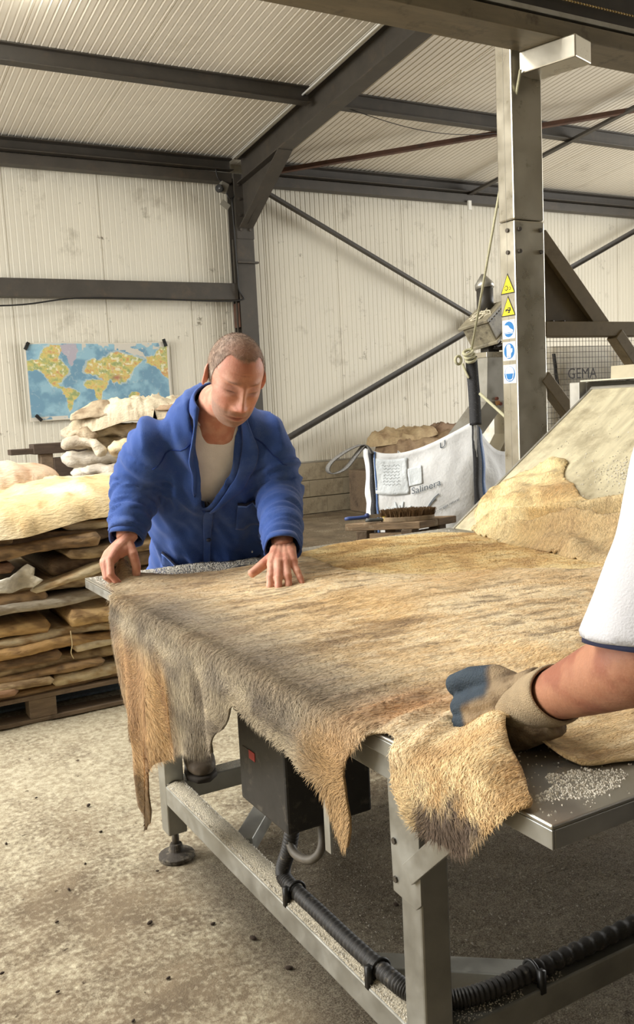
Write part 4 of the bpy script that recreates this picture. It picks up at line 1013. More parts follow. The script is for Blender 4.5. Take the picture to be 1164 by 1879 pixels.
# dark wooden rack behind the stacks
rk = thing('wooden_rack', 'dark wooden rack of rough beams behind the pallet stack', 'rack', (0, 0, 0))
dwood = mat('dark_wood', srgb(74, 60, 48), .85, vary=.3, vscale=8, stretch=(1, 8, 8), bump=.4)
MB().bb((1.26, 6.72, 1.10), (1.50, 6.84, 1.14)).build('beam', dwood, rk, bevel=.004); MB().bb((1.42, 6.70, 1.095), (2.9, 6.86, 1.17)).build('beam', dwood, rk, bevel=.004)
MB().bb((1.56, 6.70, .80), (2.9, 6.84, 1.06)).build('crosspiece', dwood, rk, bevel=.004); MB().bb((1.47, 6.72, .0), (1.56, 6.82, 1.095)).build('post', wood, rk, bevel=.004); MB().bb((2.7, 6.72, .0), (2.8, 6.82, 1.10)).build('post', dwood, rk, bevel=.004)
MB().bb((1.56, 6.74, .45), (2.9, 6.82, .70)).build('crosspiece', dwood, rk, bevel=.004)
pallet('dark wooden pallet carrying the rear stack of pale hides', (1.5, 6.0, .38), 1.2, .75, 0, dwood)
tag(MB().bb((1.5, 6.0, 0), (2.7, 6.75, .375)).build('wooden_crate', dwood, bevel=.01), 'dark crate under the rear stack pallet', 'crate')

# ---- heap of brown hides against the wall behind the white bag
HB = ((150, 126, 98), (174, 150, 118), (108, 84, 64)); HB2 = ((138, 112, 92), (166, 140, 116), (92, 70, 56))
blob_hide('heaped_hide', [(5.95, 9.1), (6.5, 8.85), (7.3, 8.9), (7.55, 9.3), (7.2, 9.6), (6.2, 9.6)], lambda u: .52 + 0 * u[:, 0], .20, HB2, 401, 'dark brown hide at the bottom of the heap by the wall', 'hides heaped behind the white bag', .05, droop=.25, amp=3.2)
blob_hide('heaped_hide', [(6.05, 9.2), (6.3, 8.95), (7.0, 8.85), (7.4, 9.0), (7.45, 9.5), (6.2, 9.6)], lambda u: .68 + .05 * (u[:, 0] - 6), .17, HB, 403, 'mid brown creased hide in the heap by the wall', 'hides heaped behind the white bag', .04, droop=.2, amp=3.2)
blob_hide('heaped_hide', [(6.0, 9.25), (6.3, 9.05), (6.9, 9.0), (7.0, 9.3), (6.6, 9.6), (6.1, 9.6)], lambda u: .80 + .12 * (u[:, 0] - 6), .12, ((172, 148, 112), (190, 168, 130), (134, 108, 80)), 405, 'light tan hide folded over the left of the wall heap', 'hides heaped behind the white bag', .035, droop=.14, amp=3.2)
blob_hide('heaped_hide', [(6.85, 9.15), (7.2, 8.95), (7.5, 9.1), (7.5, 9.5), (7.0, 9.55)], lambda u: .84 + 0 * u[:, 0], .13, HB2, 407, 'greyish brown crumpled hide on the right of the wall heap', 'hides heaped behind the white bag', .035, droop=.12, amp=3.2)
tag(MB().bb((5.9, 8.8, 0), (7.6, 9.65, .52)).build('wooden_crate', wood, bevel=.01), 'low crate under the heap of brown hides', 'crate')

# ================================================================== TEXT HELPER
def text_mesh(body, size, depth=.0006, spacing=1.0):
    cu = bpy.data.curves.new('lettering', 'FONT'); cu.body = body; cu.size = size; cu.extrude = depth; cu.align_x = 'LEFT'; cu.space_character = spacing; cu.resolution_u = 3
    o = bpy.data.objects.new('lettering', cu); COL.objects.link(o)
    dg = bpy.context.evaluated_depsgraph_get(); dg.update()
    me = bpy.data.meshes.new_from_object(o.evaluated_get(dg)); bpy.data.objects.remove(o); bpy.data.curves.remove(cu)
    me.materials.clear(); return me
def put_text(body, size, o, ex, ez, m, parent, name='lettering', wrap=None, lift=0.0):
    """lettering on a surface: origin o, writing direction ex, up ez; wrap(p) may press the points on a curved surface"""
    me = text_mesh(body, size); c = coords(me); ex = np.array(ex, float); ez = np.array(ez, float); ey = np.cross(ex, ez)
    Pn = np.array(o)[None] + c[:, :1] * ex + c[:, 1:2] * ez - (c[:, 2:3] - lift) * -ey
    if wrap is not None: Pn = wrap(Pn)
    setcoords(me, Pn); return obj(name, me, m, parent)

# ================================================================== STAINLESS POST AND OVERHEAD FRAME
dull = mat('dull_stainless', srgb(186, 180, 164), .34, metal=.85, vary=.12, vscale=4, rvary=.12, dirt=srgb(120, 108, 84), dirt_scale=9, dirt_lo=.58, dirt_hi=.74)
post = thing('machine_post', 'tall stainless steel machine post with safety stickers', 'post', (3.226, 3.55, 0))
PW, PD = .204, .12
MB().bb((0, 0, 0), (PW, PD, 2.235)).build('lower_tube', dull, post, bevel=.008)
MB().bb((0, 0, 2.238), (PW, PD, 3.35)).build('upper_tube', dull, post, bevel=.008)
for z in (2.19, 2.09 - .01):
    for x in (.03, PW - .03): MB().cyl((x, 0, z), (x, -.010, z), .011, 10).build('bolt', bolt_m, post, bevel=.001)
    MB().cyl((0, .05, z), (-.010, .05, z), .011, 10).build('bolt', bolt_m, post, bevel=.001)
for zz in (2.19, 2.10): pass
st_y = mat('sticker_yellow', srgb(238, 214, 40), .45); st_k = mat('sticker_black', srgb(24, 22, 20), .5); st_b = mat('sticker_blue', srgb(36, 118, 184), .45); st_w = mat('sticker_white', srgb(236, 238, 238), .45)
def on_face(poly, z0, m, parent, lift, name):
    """flat shape on the left (-x) face of the post; poly in (a, b): a to the viewer's right, b up"""
    n = len(poly); V = [(-t, .06 - a, z0 + b) for t in (lift, lift + .0008) for a, b in poly]
    mb = MB(); mb.add(V, [tuple(range(n)), tuple(range(n, 2 * n))[::-1]] + [(i, (i + 1) % n, n + (i + 1) % n, n + i) for i in range(n)])
    return mb.build(name, m, parent)
def ell(cx, cy, rx, ry, n=24, a0=0, a1=2 * PI): return [(cx + rx * math.cos(t), cy + ry * math.sin(t)) for t in np.linspace(a0, a1, n, endpoint=a1 < 6.2)]
def shift_z(z): return z
def tri(s): return [(-.56 * s, -.45 * s), (.56 * s, -.45 * s), (0, .62 * s)]
def warn(z, kind):
    s = on_face(tri(.098), z, st_k, post, .0005, 'warning_sticker'); on_face(tri(.084), z - .001, st_y, s, .0013, 'yellow_field')
    if kind == 'gear':
        for cx, cy, r in ((-.010, -.014, .014), (.016, -.018, .009)):
            ring = []; 
            for k in range(28):
                a = 2 * PI * k / 28; rr = r * (1.0 if k % 4 < 2 else .82); ring.append((cx + rr * math.cos(a), cy + rr * math.sin(a)))
            on_face(ring, z, st_k, s, .0021, 'gear_symbol'); on_face(ell(cx, cy, r * .62, r * .62, 14), z, st_y, s, .0029, 'gear_hole')
    else:
        on_face([(-.02, -.008), (-.006, -.006), (-.004, -.014), (-.02, -.020)], z, st_k, s, .0021, 'hand_symbol'); on_face([(-.004, .0), (.018, .0), (.02, -.016), (.006, -.022), (-.004, -.014)], z, st_k, s, .0021, 'hand_symbol')
        on_face([(-.002, -.022), (.012, -.022), (.012, -.028), (-.002, -.028)], z, st_k, s, .0021, 'hand_symbol'); on_face([(.0, -.005), (.012, -.005), (.012, -.010), (.0, -.010)], z, st_y, s, .0029, 'hand_gap')
def mandatory(z, kind):
    s = on_face([(-.048, -.048), (.048, -.048), (.048, .048), (-.048, .048)], z, st_w, post, .0005, 'mandatory_sticker')
    on_face(ell(0, 0, .040, .040), z, st_b, s, .0013, 'blue_disc')
    if kind == 'boot':
        on_face([(-.036, -.016), (.034, -.016), (.032, -.004), (.012, .004), (-.004, .020), (-.030, .022), (-.036, .01)], z, st_w, s, .0021, 'boot_symbol'); on_face([(-.036, -.022), (.036, -.022), (.036, -.019), (-.036, -.019)], z, st_w, s, .0021, 'boot_sole')
    elif kind == 'glove':
        on_face([(-.018, -.034), (.012, -.034), (.014, -.012), (.024, -.004), (.026, .012), (.018, .014), (.012, .004), (.012, .028), (.002, .036), (-.012, .034), (-.020, .024)], z, st_w, s, .0021, 'glove_symbol')
        on_face([(-.017, -.026), (.011, -.026), (.011, -.024), (-.017, -.024)], z, st_b, s, .0029, 'glove_cuff')
    else:
        on_face(ell(0, .004, .034, .034, 14, 0, PI) , z, st_w, s, .0021, 'helmet_symbol'); on_face([(-.032, .004), (.032, .004), (.024, -.026), (.012, -.034), (-.012, -.034), (-.024, -.026)], z, st_w, s, .0021, 'visor_rim'); on_face([(-.027, .002), (.027, .002), (.020, -.022), (.010, -.029), (-.010, -.029), (-.020, -.022)], z, st_b, s, .0029, 'visor')
warn(1.917, 'gear'); warn(1.803, 'hand'); mandatory(1.692, 'boot'); mandatory(1.580, 'glove'); mandatory(1.462, 'visor')
MB().bb((-.0004, .0585, .3), (.0005, .0600, 3.3)).build('seam', mat('seam_grey', srgb(120, 116, 106), .5), post)
# arm and overhead beam
arm = thing('overhead_arm', 'stainless box arm reaching from the post head to the overhead beam', 'beam', (0, 0, 0))
MB().bar((3.335, 3.549, 2.985), (3.425, 3.26, 2.985), .165, .105).build('tube', dull, arm, bevel=.006)
gan = thing('overhead_beam', 'grimy steel overhead beam crossing the upper right corner', 'beam', (0, 0, 0))
gm = mat('grimy_beam', srgb(122, 112, 92), .5, metal=.4, vary=.22, vscale=5, stretch=(.6, 3, 3), dirt=srgb(74, 64, 50), dirt_scale=8, dirt_lo=.55, dirt_hi=.75)
MB().bb((1.2, 3.30, 3.038), (6.0, 3.52, 3.115)).build('lower_flange', gm, gan, bevel=.004)
MB().bb((1.2, 3.36, 3.115), (6.0, 3.46, 3.50)).build('web', mat('dark_web', srgb(56, 50, 42), .5, metal=.3, vary=.2), gan, bevel=.004)
MB().bb((1.2, 3.315, 3.135), (6.0, 3.355, 3.16)).build('cable_rail', stain, gan, bevel=.003)
ch = MB()
for k in range(200): ch.sphere((2.4 + k * .02, 3.345, 3.235), (.009, .005, .006), 6, 4)
ch.build('chain', mat('brass_chain', srgb(176, 150, 96), .4, metal=.7), gan, True)['kind'] = 'stuff'
# gusset and cross frame right of the post
fr = thing('gusseted_frame', 'brown stained steel frame with triangular gusset right of the post', 'frame', (0, 0, 0))
brn = mat('stained_frame', srgb(126, 112, 84), .5, metal=.3, vary=.18, vscale=6, dirt=srgb(84, 70, 48), dirt_scale=6, dirt_lo=.5, dirt_hi=.75)
g = [(3.43, 1.73), (3.86, 1.73), (3.43, 2.15)]
V = [(x, y, z) for y in (3.60, 3.606) for x, z in g]
MB().add(V, [(0, 1, 2), (5, 4, 3), (0, 3, 4, 1), (1, 4, 5, 2), (2, 5, 3, 0)]).build('gusset', mat('dark_gusset', srgb(96, 84, 62), .55, metal=.2, vary=.2, vscale=8), fr)
MB().bar((3.43, 3.59, 2.17), (3.89, 3.59, 1.70), .09, .035, (0, 1, 0)).build('gusset_flange', brn, fr, bevel=.002)
MB().bb((3.43, 3.55, 1.648), (4.75, 3.65, 1.727)).build('rail', brn, fr, bevel=.004)
MB().bar((3.97, 3.58, 1.66), (4.5, 3.58, 1.10), .07, .07, (0, 1, 0)).build('diagonal', brn, fr, bevel=.003)
MB().bar((3.42, 3.58, 1.44), (3.95, 3.58, .88), .07, .065, (0, 1, 0)).build('diagonal', brn, fr, bevel=.003)
MB().bb((4.65, 3.55, 0), (4.75, 3.65, 1.65)).build('upright', brn, fr, bevel=.004)
for x in (3.52, 3.80, 3.60): MB().cyl((x, 3.60, 1.73), (x, 3.60, 1.737), .012, 8).build('bolt', bolt_m, fr)
# wire mesh guard
gd = thing('wire_mesh_guard', 'square wire mesh guard behind the stainless post', 'fence', (0, 0, 0))
wire = mat('guard_wire', srgb(92, 86, 74), .5, metal=.4)
vm = MB().cyl((0, 0, .55), (0, 0, 1.76), .0015, 5).mesh('wire', True); vm.materials.append(wire)
hm = MB().cyl((4.10, 0, 0), (5.6, 0, 0), .0015, 5).mesh('wire', True); hm.materials.append(wire)
for k in range(48): o = obj('wire', vm, None, gd); o.location = (4.14 + k * .03, 4.5, 0)
for k in range(32): o = obj('wire', hm, None, gd); o.location = (0, 4.495, .60 + k * .0365)
MB().bb((4.09, 4.48, .5), (4.12, 4.52, 1.80)).build('frame', brn, gd); MB().bb((4.09, 4.48, 1.76), (5.6, 4.52, 1.80)).build('frame', brn, gd); MB().bb((4.09, 4.48, .5), (5.6, 4.52, .54)).build('frame', brn, gd)
MB().bb((4.10, 4.48, 0), (4.14, 4.52, .5)).build('leg', brn, gd); MB().bb((5.5, 4.48, 0), (5.54, 4.52, .5)).build('leg', brn, gd)
# stainless housing above the chute
ho = thing('chute_housing', 'small stainless housing with a dark opening behind the chute top', 'housing', (0, 0, 0))
MB().bb((2.785, 2.70, .0), (2.83, 2.755, 1.39)).build('upright', stain, ho, bevel=.003); MB().bb((2.83, 2.70, 1.335), (3.4, 2.755, 1.39)).build('top_rail', stain, ho, bevel=.003)
MB().bb((2.83, 2.745, .9), (3.4, 2.755, 1.335)).build('inner_panel', mat('panel_blue', srgb(128, 128, 142), .5), ho); MB().bb((3.355, 2.70, 0), (3.4, 2.755, 1.335)).build('upright', stain, ho, bevel=.003)
MB().bb((2.842, 2.40, 1.392), (3.4, 2.75, 1.398)).build('cover', mat('dusty_cover', srgb(206, 200, 178), .6, vary=.12), ho, bevel=.001)
tr_ = MB(); tr_.add([(2.95, 2.68, 1.400), (3.25, 2.68, 1.400), (3.25, 2.42, 1.400), (2.95, 2.42, 1.400), (2.975, 2.70, 1.452), (3.29, 2.70, 1.452), (3.29, 2.38, 1.452), (2.975, 2.38, 1.452)], [(0, 1, 2, 3), (0, 4, 5, 1), (1, 5, 6, 2), (2, 6, 7, 3), (3, 7, 4, 0)])
tr_.build('tray', mat('dusty_cover2', srgb(186, 176, 148), .6, vary=.15), ho, solid=.004)

# ---- gear motor and bent duct behind the post
mo_ = thing('gear_motor', 'dirty grey gear motor with wires tied to it beside the post', 'motor', (0, 0, 0))
gre = mat('greasy_grey', srgb(146, 138, 116), .55, vary=.3, vscale=14, dirt=srgb(62, 54, 44), dirt_scale=12, dirt_lo=.5, dirt_hi=.68); drk = mat('greasy_dark', srgb(52, 48, 42), .5, vary=.3, vscale=14)
c0 = Vector((3.91, 4.58, 1.80)); R = Matrix.Rotation(-.55, 3, 'Y') @ Matrix.Rotation(.3, 3, 'Z')
MB().box(c0, (.25, .20, .15), R).build('gearbox', gre, mo_, bevel=.015)
MB().box(c0 + R @ Vector((0, 0, .084)), (.28, .23, .02), R).build('cover_plate', gre, mo_, bevel=.004)
MB().box(c0 + R @ Vector((0, 0, -.07)), (.28, .23, .02), R).build('cover_plate', gre, mo_, bevel=.004)
MB().cyl(c0 + R @ Vector((.05, 0, .08)), c0 + R @ Vector((.16, 0, .20)), .055, 18).build('motor_body', drk, mo_, True)
MB().tube([c0 + R @ Vector((.16, 0, .20)), c0 + R @ Vector((.175, 0, .225)), c0 + R @ Vector((.21, 0, .28))], [.062, .062, .012], 18).build('motor_cap', stain, mo_, True)
for k in range(6): MB().cyl(c0 + R @ Vector((-.09 + k * .036, -.096, .065)), c0 + R @ Vector((-.09 + k * .036, -.104, .065)), .008, 6).build('bolt', drk, mo_)
for k in range(7):
    pts = [c0 + R @ Vector((random.uniform(-.09, .1), random.uniform(-.1, .08), .085 + random.uniform(0, .03))) for _ in range(5)]
    MB().tube(spline(pts, 24), .0045, 5).build('wire', mat('pale_wire', srgb(206, 198, 174), .6), mo_, True)
for k in range(4):
    pts = [c0 + Vector((random.uniform(-.02, .1), random.uniform(-.1, 0), -.12 + random.uniform(-.03, .03))) for _ in range(4)]
    MB().tube(spline(pts, 20), .010, 6).build('hose', drk, mo_, True)
MB().bb((3.83, 4.50, 1.60), (4.01, 4.66, 1.635)).build('flange', dull, mo_, bevel=.003); MB().bb((3.88, 4.54, 1.625), (3.97, 4.62, 1.74)).build('shaft_housing', drk, mo_)
du = thing('square_duct', 'bent square stainless duct with a rust stain under the gear motor', 'duct', (0, 0, 0))
def quadtube(pts, hx, hy, m, name):
    V = []; 
    for (x, y, z) in pts: V += [(x - hx, y - hy, z), (x + hx, y - hy, z), (x + hx, y + hy, z), (x - hx, y + hy, z)]
    Fc = []
    for i in range(len(pts) - 1):
        for k in range(4): Fc.append((i * 4 + k, i * 4 + (k + 1) % 4, (i + 1) * 4 + (k + 1) % 4, (i + 1) * 4 + k))
    mb = MB(); mb.add(V, Fc); return mb.build(name, m, du, solid=.003)
quadtube([(3.92, 4.575, 1.60), (3.905, 4.575, 1.32), (3.74, 4.62, 1.12), (3.60, 4.66, .95)], .085, .075, stain, 'tube')
quadtube([(4.10, 4.60, 1.60), (4.10, 4.60, 1.1), (4.0, 4.65, .9)], .075, .07, dull, 'return_tube')
for (x, z) in ((3.90, 1.335), (3.93, 1.30)): MB().cyl((x, 4.50, z), (x, 4.488, z), .011, 8).build('rusty_bolt', mat('rust', srgb(104, 48, 26), .8), du)
rs = sheet2d(rough_outline([(-.02, 0), (.018, .01), (.022, -.03), (.008, -.09), (-.012, -.10), (-.02, -.05)], .004, 9, .008), .01)
me = MB().add(np.stack([3.905 + rs[0][:, 0], np.full(len(rs[0]), 4.494), 1.32 + .3 * rs[0][:, 1]], 1), rs[1]).mesh('rust_stain'); obj('rust_stain', me, mat('rust_stain', srgb(190, 138, 84), .8), du)

# ================================================================== WHITE BULK BAG HUNG BY A ROPE
bag = thing('bulk_bag', 'white woven salt bag with black and blue straps hung by a rope', 'bag', (0, 0, 0))
bag_m = mat('white_woven', srgb(226, 227, 226), .6, vary=.05, vscale=14, bump=.25, bscale=60, sss=0, spec=.35)
BL, BR, BS, BT = [np.array(p) for p in ((2.91, 4.567), (3.49, 4.225), (4.02, 4.42), (3.45, 4.98))]
def bag_pt(a, b):
    """a in [0,4) round the bag, b 0 bottom .. 1 top rim"""
    C_ = [BL, BR, BS, BT]; k = int(a) % 4; t = a - int(a)
    ht = [1.085, 1.215, 1.06, 1.02]; h0, h1 = ht[k], ht[(k + 1) % 4]
    sag = {0: .125, 1: .14, 2: .2, 3: .2}[k]
    z1 = lerp(h0, h1, t) - sag * 4 * t * (1 - t) * (.9 if k else 1) + (.05 * t * t * (1 - t) * 6 if k == 0 else 0)
    p = C_[k] * (1 - t) + C_[(k + 1) % 4] * t; cen = (BL + BR + BS + BT) / 4
    e = C_[(k + 1) % 4] - C_[k]; nrm = np.array([e[1], -e[0]]); nrm /= np.linalg.norm(nrm)
    if (p - cen) @ nrm < 0: nrm = -nrm
    bulge = (.10 * math.sin(PI * min(1, b * 1.05)) - .02) * math.sin(PI * t) ** .7
    inn = .04 * (1 - b)
    q = p + nrm * (bulge - .0) - (p - cen) * inn
    return q[0], q[1], b * z1
nA, nB = 96, 40; P = np.empty((nB, nA, 3))
for j in range(nB):
    for i in range(nA): P[j, i] = bag_pt(i * 4 / nA, j / (nB - 1))
F_ = P.reshape(-1, 3); crease = (1 - np.abs(2 * fbm(F_ * np.array([5, 5, 4]), 3, 501) - 1)); nn = fbm(F_ * 9, 3, 503) - .5
cen = np.append((BL + BR + BS + BT) / 4, 0); rad_ = F_ - cen; rad_[:, 2] = 0; rad_ /= np.linalg.norm(rad_, axis=1, keepdims=True)
F_ += rad_ * (.03 * (crease - .6) + .02 * nn)[:, None]
Pb = P.copy()
mb = MB(); mb.grid(P, wrap=True); mb.build('cloth', bag_m, bag, True, solid=.004)
def bag_surf(a, b, lift=.004):
    i = (a / 4 * nA) % nA; j = min(nB - 1.001, b * (nB - 1)); i0, j0 = int(i), int(j); fi, fj = i - i0, j - j0
    q = (Pb[j0, i0] * (1 - fi) + Pb[j0, (i0 + 1) % nA] * fi) * (1 - fj) + (Pb[j0 + 1, i0] * (1 - fi) + Pb[j0 + 1, (i0 + 1) % nA] * fi) * fj
    o = q - cen; o[2] = 0; return q + lift * o / np.linalg.norm(o)
strap_m = mat('black_webbing', srgb(48, 48, 50), .7, vary=.35, vscale=160, dirt=srgb(150, 150, 148), dirt_scale=120, dirt_lo=.6, dirt_hi=.7); blue_m = mat('blue_stitching', srgb(84, 112, 160), .6, vary=.5, vscale=220)
def ribbon(pa, pb, m, name, parent, th=.004):
    mb = MB(); mb.grid(np.stack([np.array(pa), np.array(pb)], 1)); return mb.build(name, m, parent, True, solid=th)
bs = np.linspace(.30, 1, 30)
ribbon([bag_surf(.96, b, .008) for b in bs], [bag_surf(1.055, b, .008) for b in bs], strap_m, 'strap', bag); ribbon([bag_surf(1.06, b, .008) for b in bs], [bag_surf(1.115, b, .008) for b in bs], blue_m, 'blue_edge', bag)
ribbon([bag_surf(.05, b, .008) for b in bs], [bag_surf(.095, b, .008) for b in bs], strap_m, 'strap', bag); ribbon([bag_surf(.10, b, .008) for b in bs], [bag_surf(.118, b, .008) for b in bs], blue_m, 'blue_edge', bag)
tpR = bag_surf(1.0, 1.0, .008); kn = np.array([3.50, 4.255, 1.595])
up_ = spline([tpR + [-.005, .0, -.03], lerp(tpR, kn, .33), lerp(tpR, kn, .66), kn], 24); ribbon(up_ + np.array([-.030, .018, 0]), up_ + np.array([.030, -.018, 0]), strap_m, 'lifting_loop', bag, .007)
tL = bag_surf(.07, 1.0, .008); ex1 = np.array([.86, -.5, 0])
loop = spline([tL + [.0, 0, -.02], tL + [-.03, .02, .035], tL + [-.11, .065, .01], tL + [-.20, .115, -.055], tL + [-.225, .13, -.105], tL + [-.20, .115, -.13], tL + [-.13, .075, -.10], tL + [-.06, .04, -.01], tL + [-.02, .02, .03], tL + [.015, 0, -.02]], 60)
ribbon(loop + np.array([.0, -.016, 0]), loop + np.array([.0, .030, .0]), mat('speckled_webbing', srgb(104, 102, 98), .7, vary=.6, vscale=120), 'lifting_loop', bag, .006)
# printed patch, document pouch and lettering on the front
ink = mat('grey_ink', srgb(92, 100, 108), .6); pale_ink = mat('pale_ink', srgb(196, 202, 204), .6); pouch = mat('clear_pouch', srgb(222, 228, 230), .12, vary=.05, vscale=30, bump=.5, bscale=45)
def front_grid(a0, a1, b0, b1, m, name, lift=.010, n=14):
    mb = MB(); G = np.array([[bag_surf(lerp(a0, a1, i / (n - 1)), lerp(b0, b1, j / (n - 1)), lift) for i in range(n)] for j in range(n)]); mb.grid(G); return mb.build(name, m, bag, True, solid=.0008)
front_grid(.10, .40, .76, .965, pouch, 'document_pouch'); front_grid(.40, .52, .80, .90, pouch, 'paper_slip', .009)
def print_at(body, size, a, b, slope=0.0, m=ink, lift=.0085):
    me = text_mesh(body, size, .0002); c = coords(me); wf = .64
    out = np.array([bag_surf(a + q[0] / wf, b + (q[1] + slope * q[0]) / 1.02, lift + q[2]) for q in c]); setcoords(me, out); return obj('lettering', me, m, bag)
print_at('Salinera', .052, .42, .755, .02, ink, .013); print_at('U', .05, .68, .945, .14); print_at('Producto - origen natural', .020, .50, .61, .16)
for (a0, b0, a1, b1) in ((.55, .665, .65, .715), (.54, .645, .62, .695)):
    pts = [bag_surf(lerp(a0, a1, t), lerp(b0, b1, t) + .008 * math.sin(PI * t), .0085) for t in np.linspace(0, 1, 10)]; MB().tube(pts, .0028, 5).build('printed_swoosh', ink, bag)
for k in range(9):
    an = -1.1 + k * .275; ln = .075 + .02 * (k % 2)
    pts = [bag_surf(.30 + ln * t * math.sin(an) / .64, .62 + ln * t * math.cos(an) * 1.1, .0085) for t in np.linspace(.1, 1, 8)]; MB().tube(pts, [.002 + .006 * math.sin(PI * t) for t in np.linspace(0.05, .95, 8)], 5).build('printed_leaf', pale_ink, bag, True)
for k in range(7):
    pts = [bag_surf(.18 + t * .15, .93 - k * .018 + .006 * math.sin(t * 30 + k), .0115) for t in np.linspace(0, 1, 14)]; MB().tube(pts, .0016, 4).build('printed_line', pale_ink, bag, True)
# white liner under the bag's left foot
# rope from the overhead arm to the bag's loop
rope_m = mat('pale_rope', srgb(190, 186, 154), .8, vary=.3, vscale=260)
rp_ = thing('rope', 'pale green rope hanging from the overhead arm to the bag loop', 'rope', (0, 0, 0))
ra = np.array([3.243, 3.50, 2.945])
MB().tube([tuple(ra), tuple(lerp(ra, kn, .5)), tuple(kn + [0, 0, .02])], .0075, 8).build('strand', rope_m, rp_, True)
k0 = kn + np.array([-.01, -.01, .0])
for s in range(3):
    MB().tube([tuple(k0 + np.array([.032 * math.cos(a) - .01 * s, .02 * math.sin(a), .016 * math.sin(a + .8) + .022 * s - .02])) for a in np.linspace(0, 2 * PI, 18, endpoint=False)], .0095, 8, closed=True).build('knot', rope_m, rp_, True)
MB().tube([tuple(k0 + np.array([-.072 + .022 * math.cos(a), .03, -.02 + .024 * math.sin(a)])) for a in np.linspace(0, 2 * PI, 16, endpoint=False)], .0085, 8, closed=True).build('knot_eye', rope_m, rp_, True)
MB().tube(spline([k0 + [-.05, .02, -.04], k0 + [-.035, .01, -.09], k0 + [-.02, 0, -.13]], 12), .007, 7).build('strand', rope_m, rp_, True)
r2 = spline([(3.505, 4.19, 1.37), (3.50, 3.95, 1.22), (3.47, 3.70, 1.08), (3.40, 3.50, .96), (3.36, 3.42, .90)], 30)
tag(MB().tube(r2, .009, 8).build('rope', rope_m, None, True), 'pale rope slanting across the foot of the stainless post', 'rope')
# second bag, behind the mesh
b2 = thing('bulk_bag', 'white printed bulk bag standing behind the wire mesh guard', 'bag', (0, 0, 0))
n1, n2 = 64, 26; P = np.empty((n2, n1, 3)); cx, cy = 5.0, 5.05
for j in range(n2):
    t = j / (n2 - 1); s = .93 + .10 * math.sin(PI * min(1, t * 1.02))
    if t > .93: s *= 1 - (t - .93) * 2.5
    for i in range(n1):
        a = 2 * PI * i / n1 - .55; e = 2 / 6; co, si = math.cos(a), math.sin(a)
        P[j, i] = (cx + .56 * s * math.copysign(abs(co) ** e, co) * .95 + .0, cy + .42 * s * math.copysign(abs(si) ** e, si), t * 1.68)
F_ = P.reshape(-1, 3); F_[:, 1] += .03 * (fbm(F_ * 6, 3, 521) - .5); mb = MB(); mb.grid(P, wrap=True); mb.f.append(tuple((n2 - 1) * n1 + k for k in range(n1)))
mb.build('cloth', mat('dusty_white_bag', srgb(236, 232, 220), .7, vary=.08, vscale=7, bump=.3, bscale=30, dirt=srgb(186, 172, 140), dirt_scale=4), b2, True)
put_text('GEMA', .105, (4.62, 4.585, 1.445), (1, 0, 0), (0, 0, 1), mat('grey_ink2', srgb(96, 94, 100), .6), b2)
for x0_, x1_ in ((4.50, 4.57), (5.20, 5.27)):
    pp = [(lerp(x0_, x1_, t), 4.592, 1.62 - .5 * t) for t in np.linspace(0, 1, 8)]; MB().tube(pp, .017, 6, True, .35).build('strap', strap_m, b2, True)

# ================================================================== WOODEN BENCH WITH TOOLS
bn = thing('wooden_bench', 'worn wooden bench with tools beside the table', 'bench', (0, 0, 0))
bw = mat('worn_wood', srgb(138, 116, 90), .8, vary=.35, vscale=7, stretch=(1, 1, 8), bump=.4, bscale=40, dirt=srgb(196, 182, 156), dirt_scale=14, dirt_lo=.58, dirt_hi=.75); bw2 = mat('dark_worn_wood', srgb(98, 82, 64), .85, vary=.3, vscale=7, bump=.4)
# bench top corners: L near-left, N near, Rr right
TL, TN, TR = np.array([2.15, 3.57]), np.array([2.43, 3.36]), np.array([2.68, 3.40]); TB = TL + (TR - TN)
def bpoly(z0, z1, m, name, pts): 
    V = [(p[0], p[1], z) for z in (z0, z1) for p in pts]; q = len(pts)
    return MB().add(V, [tuple(range(q))[::-1], tuple(range(q, 2 * q))] + [(i, (i + 1) % q, q + (i + 1) % q, q + i) for i in range(q)]).build(name, m, bn, bevel=.004)
e1 = (TN - TL) / np.linalg.norm(TN - TL); e2 = (TR - TN) / np.linalg.norm(TR - TN)
for k in range(2):
    s0, s1 = (TR - TN) * k * .5, (TR - TN) * (k * .5 + .49); bpoly(.755, .79, bw, 'top_board', [TL + s0, TN + s0, TN + s1, TL + s1][::-1] if False else [TL + s0, TN + s0, TN + s1, TL + s1])
for p in (TL + e1 * .08 + e2 * .02, TN - e1 * .06 + e2 * .02, TR - e1 * .06 - e2 * .05, TB + e1 * .08 - e2 * .05):
    bpoly(0, .755, bw2, 'leg', [p - e1 * .025 - e2 * .025, p + e1 * .025 - e2 * .025, p + e1 * .025 + e2 * .025, p - e1 * .025 + e2 * .025])
a_, b_ = TL + e1 * .10 + e2 * .02, TN - e1 * .06 + e2 * .02; MB().bar((a_[0], a_[1], .71), (b_[0], b_[1], .71), .03, .06).build('apron', bw, bn); 
a_, b_ = TN - e1 * .06 + e2 * .03, TR - e1 * .06 - e2 * .06; MB().bar((a_[0], a_[1], .71), (b_[0], b_[1], .71), .03, .06).build('apron', bw2, bn)
